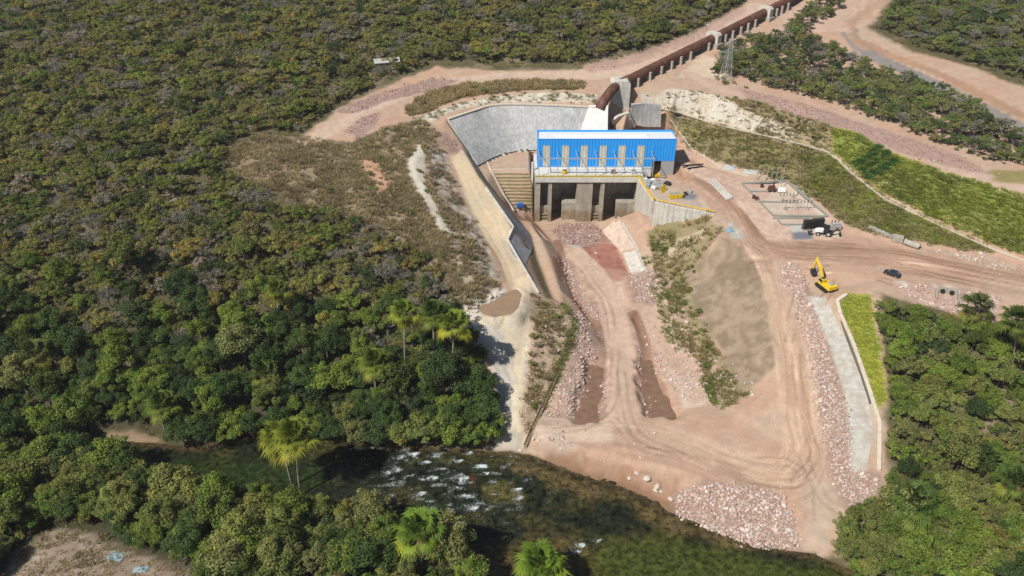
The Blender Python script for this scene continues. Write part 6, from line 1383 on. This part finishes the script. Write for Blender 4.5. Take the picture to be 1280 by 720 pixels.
riprap([(418,138),(470,116),(540,96),(578,99),(550,111),(490,124),(440,143)], 2.85, 0.196, 'mauve', 'mauve rock windrow along the upper road')
riprap([(428,166),(452,146),(476,140),(468,160),(446,174)], 2.85, 0.196, 'mauve', 'mauve rock heap at the bend of the upper road')
riprap([(725,80),(800,64),(870,36),(925,6),(936,10),(880,48),(805,77),(740,93)], 0.90, 0.175, 'mauve', 'loose stones along the pipe track edge', fade=3)
riprap([(925,110),(1000,128),(1100,160),(1200,195),(1255,222),(1190,212),(1095,180),(1000,146),(930,125)], 1.98, 0.182, 'mauve', 'mauve stones along the track above the right bank', fade=2.5)
riprap([(1112,352),(1160,354),(1162,372),(1175,376),(1200,374),(1205,360),(1258,372),(1244,403),(1190,394),(1148,376)], 2.85, 0.294, 'pink', 'rubble field around the culvert headwall', fade=2.5)
riprap([(1168,308),(1250,322),(1290,338),(1290,346),(1235,334),(1175,320)], 2.34, 0.224, 'grey', 'grey rubble at the foot of the green bank')
riprap([(655,440),(680,455),(690,470),(668,530),(645,540),(655,480)], 1.44, 0.182, 'pink', 'stones scattered among weeds beside the cream track', fade=3)
riprap([(664,540),(702,543),(728,562),(705,568),(670,560)], 3.04, 0.238, 'grey', 'grey rocks at the river end of the causeway')
riprap([(556,168),(574,180),(577,194),(560,190),(552,178)], 3.42, 0.182, 'mauve', 'small rubble heap at the left end of the grey wall')
riprap([(850,175),(872,180),(880,192),(860,195)], 3.04, 0.210, 'mauve', 'rubble heap behind the powerhouse right corner')
riprap([(845,112),(900,120),(950,142),(1000,165),(985,178),(940,163),(880,150),(845,136),(808,128)], 1.44, 0.280, 'pale', 'pale rock outcrop on the cut slope above the bank', fade=2.5)
riprap([(560,138),(620,126),(740,127),(745,119),(690,116),(620,121),(560,132)], 0.90, 0.210, 'pale', 'pale stones on the slope above the grey wall')
riprap([(586,371),(634,361),(634,372),(604,386),(590,395),(578,388)], 2.85, 0.350, 'pale', 'pale rocks around the muddy pond')
riprap([(690,300),(757,410),(757,520),(805,520),(850,560),(930,590),(985,600),(1005,560),(960,315),(1100,320),(1270,345),(1100,350),(1030,330),(1030,600),(1000,640),(840,620),(690,560),(655,540)], 0.18, 0.160, 'pink', 'loose stones strewn over the roads and banks', edge=3, fade=4)
riprap([(800,350),(842,362),(862,400),(886,440),(908,478),(900,505),(868,500),(850,450),(826,400)], 1.6, .24, 'pink', 'rocks showing between the weeds of the spit', fade=3)
riprap([(815,440),(835,450),(850,470),(835,478),(818,470)], 2.6, .24, 'pink', 'rock mound beside the right ditch')
riprap([(664,400),(690,385),(712,400),(706,440),(690,480),(668,520),(655,530),(660,470)], 1.1, .2, 'pink', 'rocks among the weeds left of the bank drain', fade=3)
for k, (px, py, r, lb) in enumerate(((810,599,1.0,'largest pale boulder on the river bank below the causeway'),(822,609,.95,'pale boulder at the water edge, upper of three'),(819,614,.8,'pale boulder at the water edge, middle of three'),(826,615,.75,'pale boulder at the water edge, lowest of three'),(796,592,.7,'small boulder highest on the river bank slope'),(786,598,.6,'low flat boulder on the bank left of the largest one'),(838,624,.7,'pinkish boulder where the rock armour begins'),(650,563,.6,'boulder beside the lower end of the timber flume'),(872,481,.8,'boulder at the edge of the right ditch'),(612,372,1.5,'big cream boulder beside the muddy pond'))):
    g = G(px, py); o = bpy.data.objects.new('boulder', STONES[k % 6]); COL.objects.link(o); o.location = (g[0], g[1], g[2]+r*.1); o.scale = (r, r*.9, r*.85); o.rotation_euler = (0, 0, k*1.3); o['tint'] = [.56,.47,.39]; tag(o, lb, 'boulder')
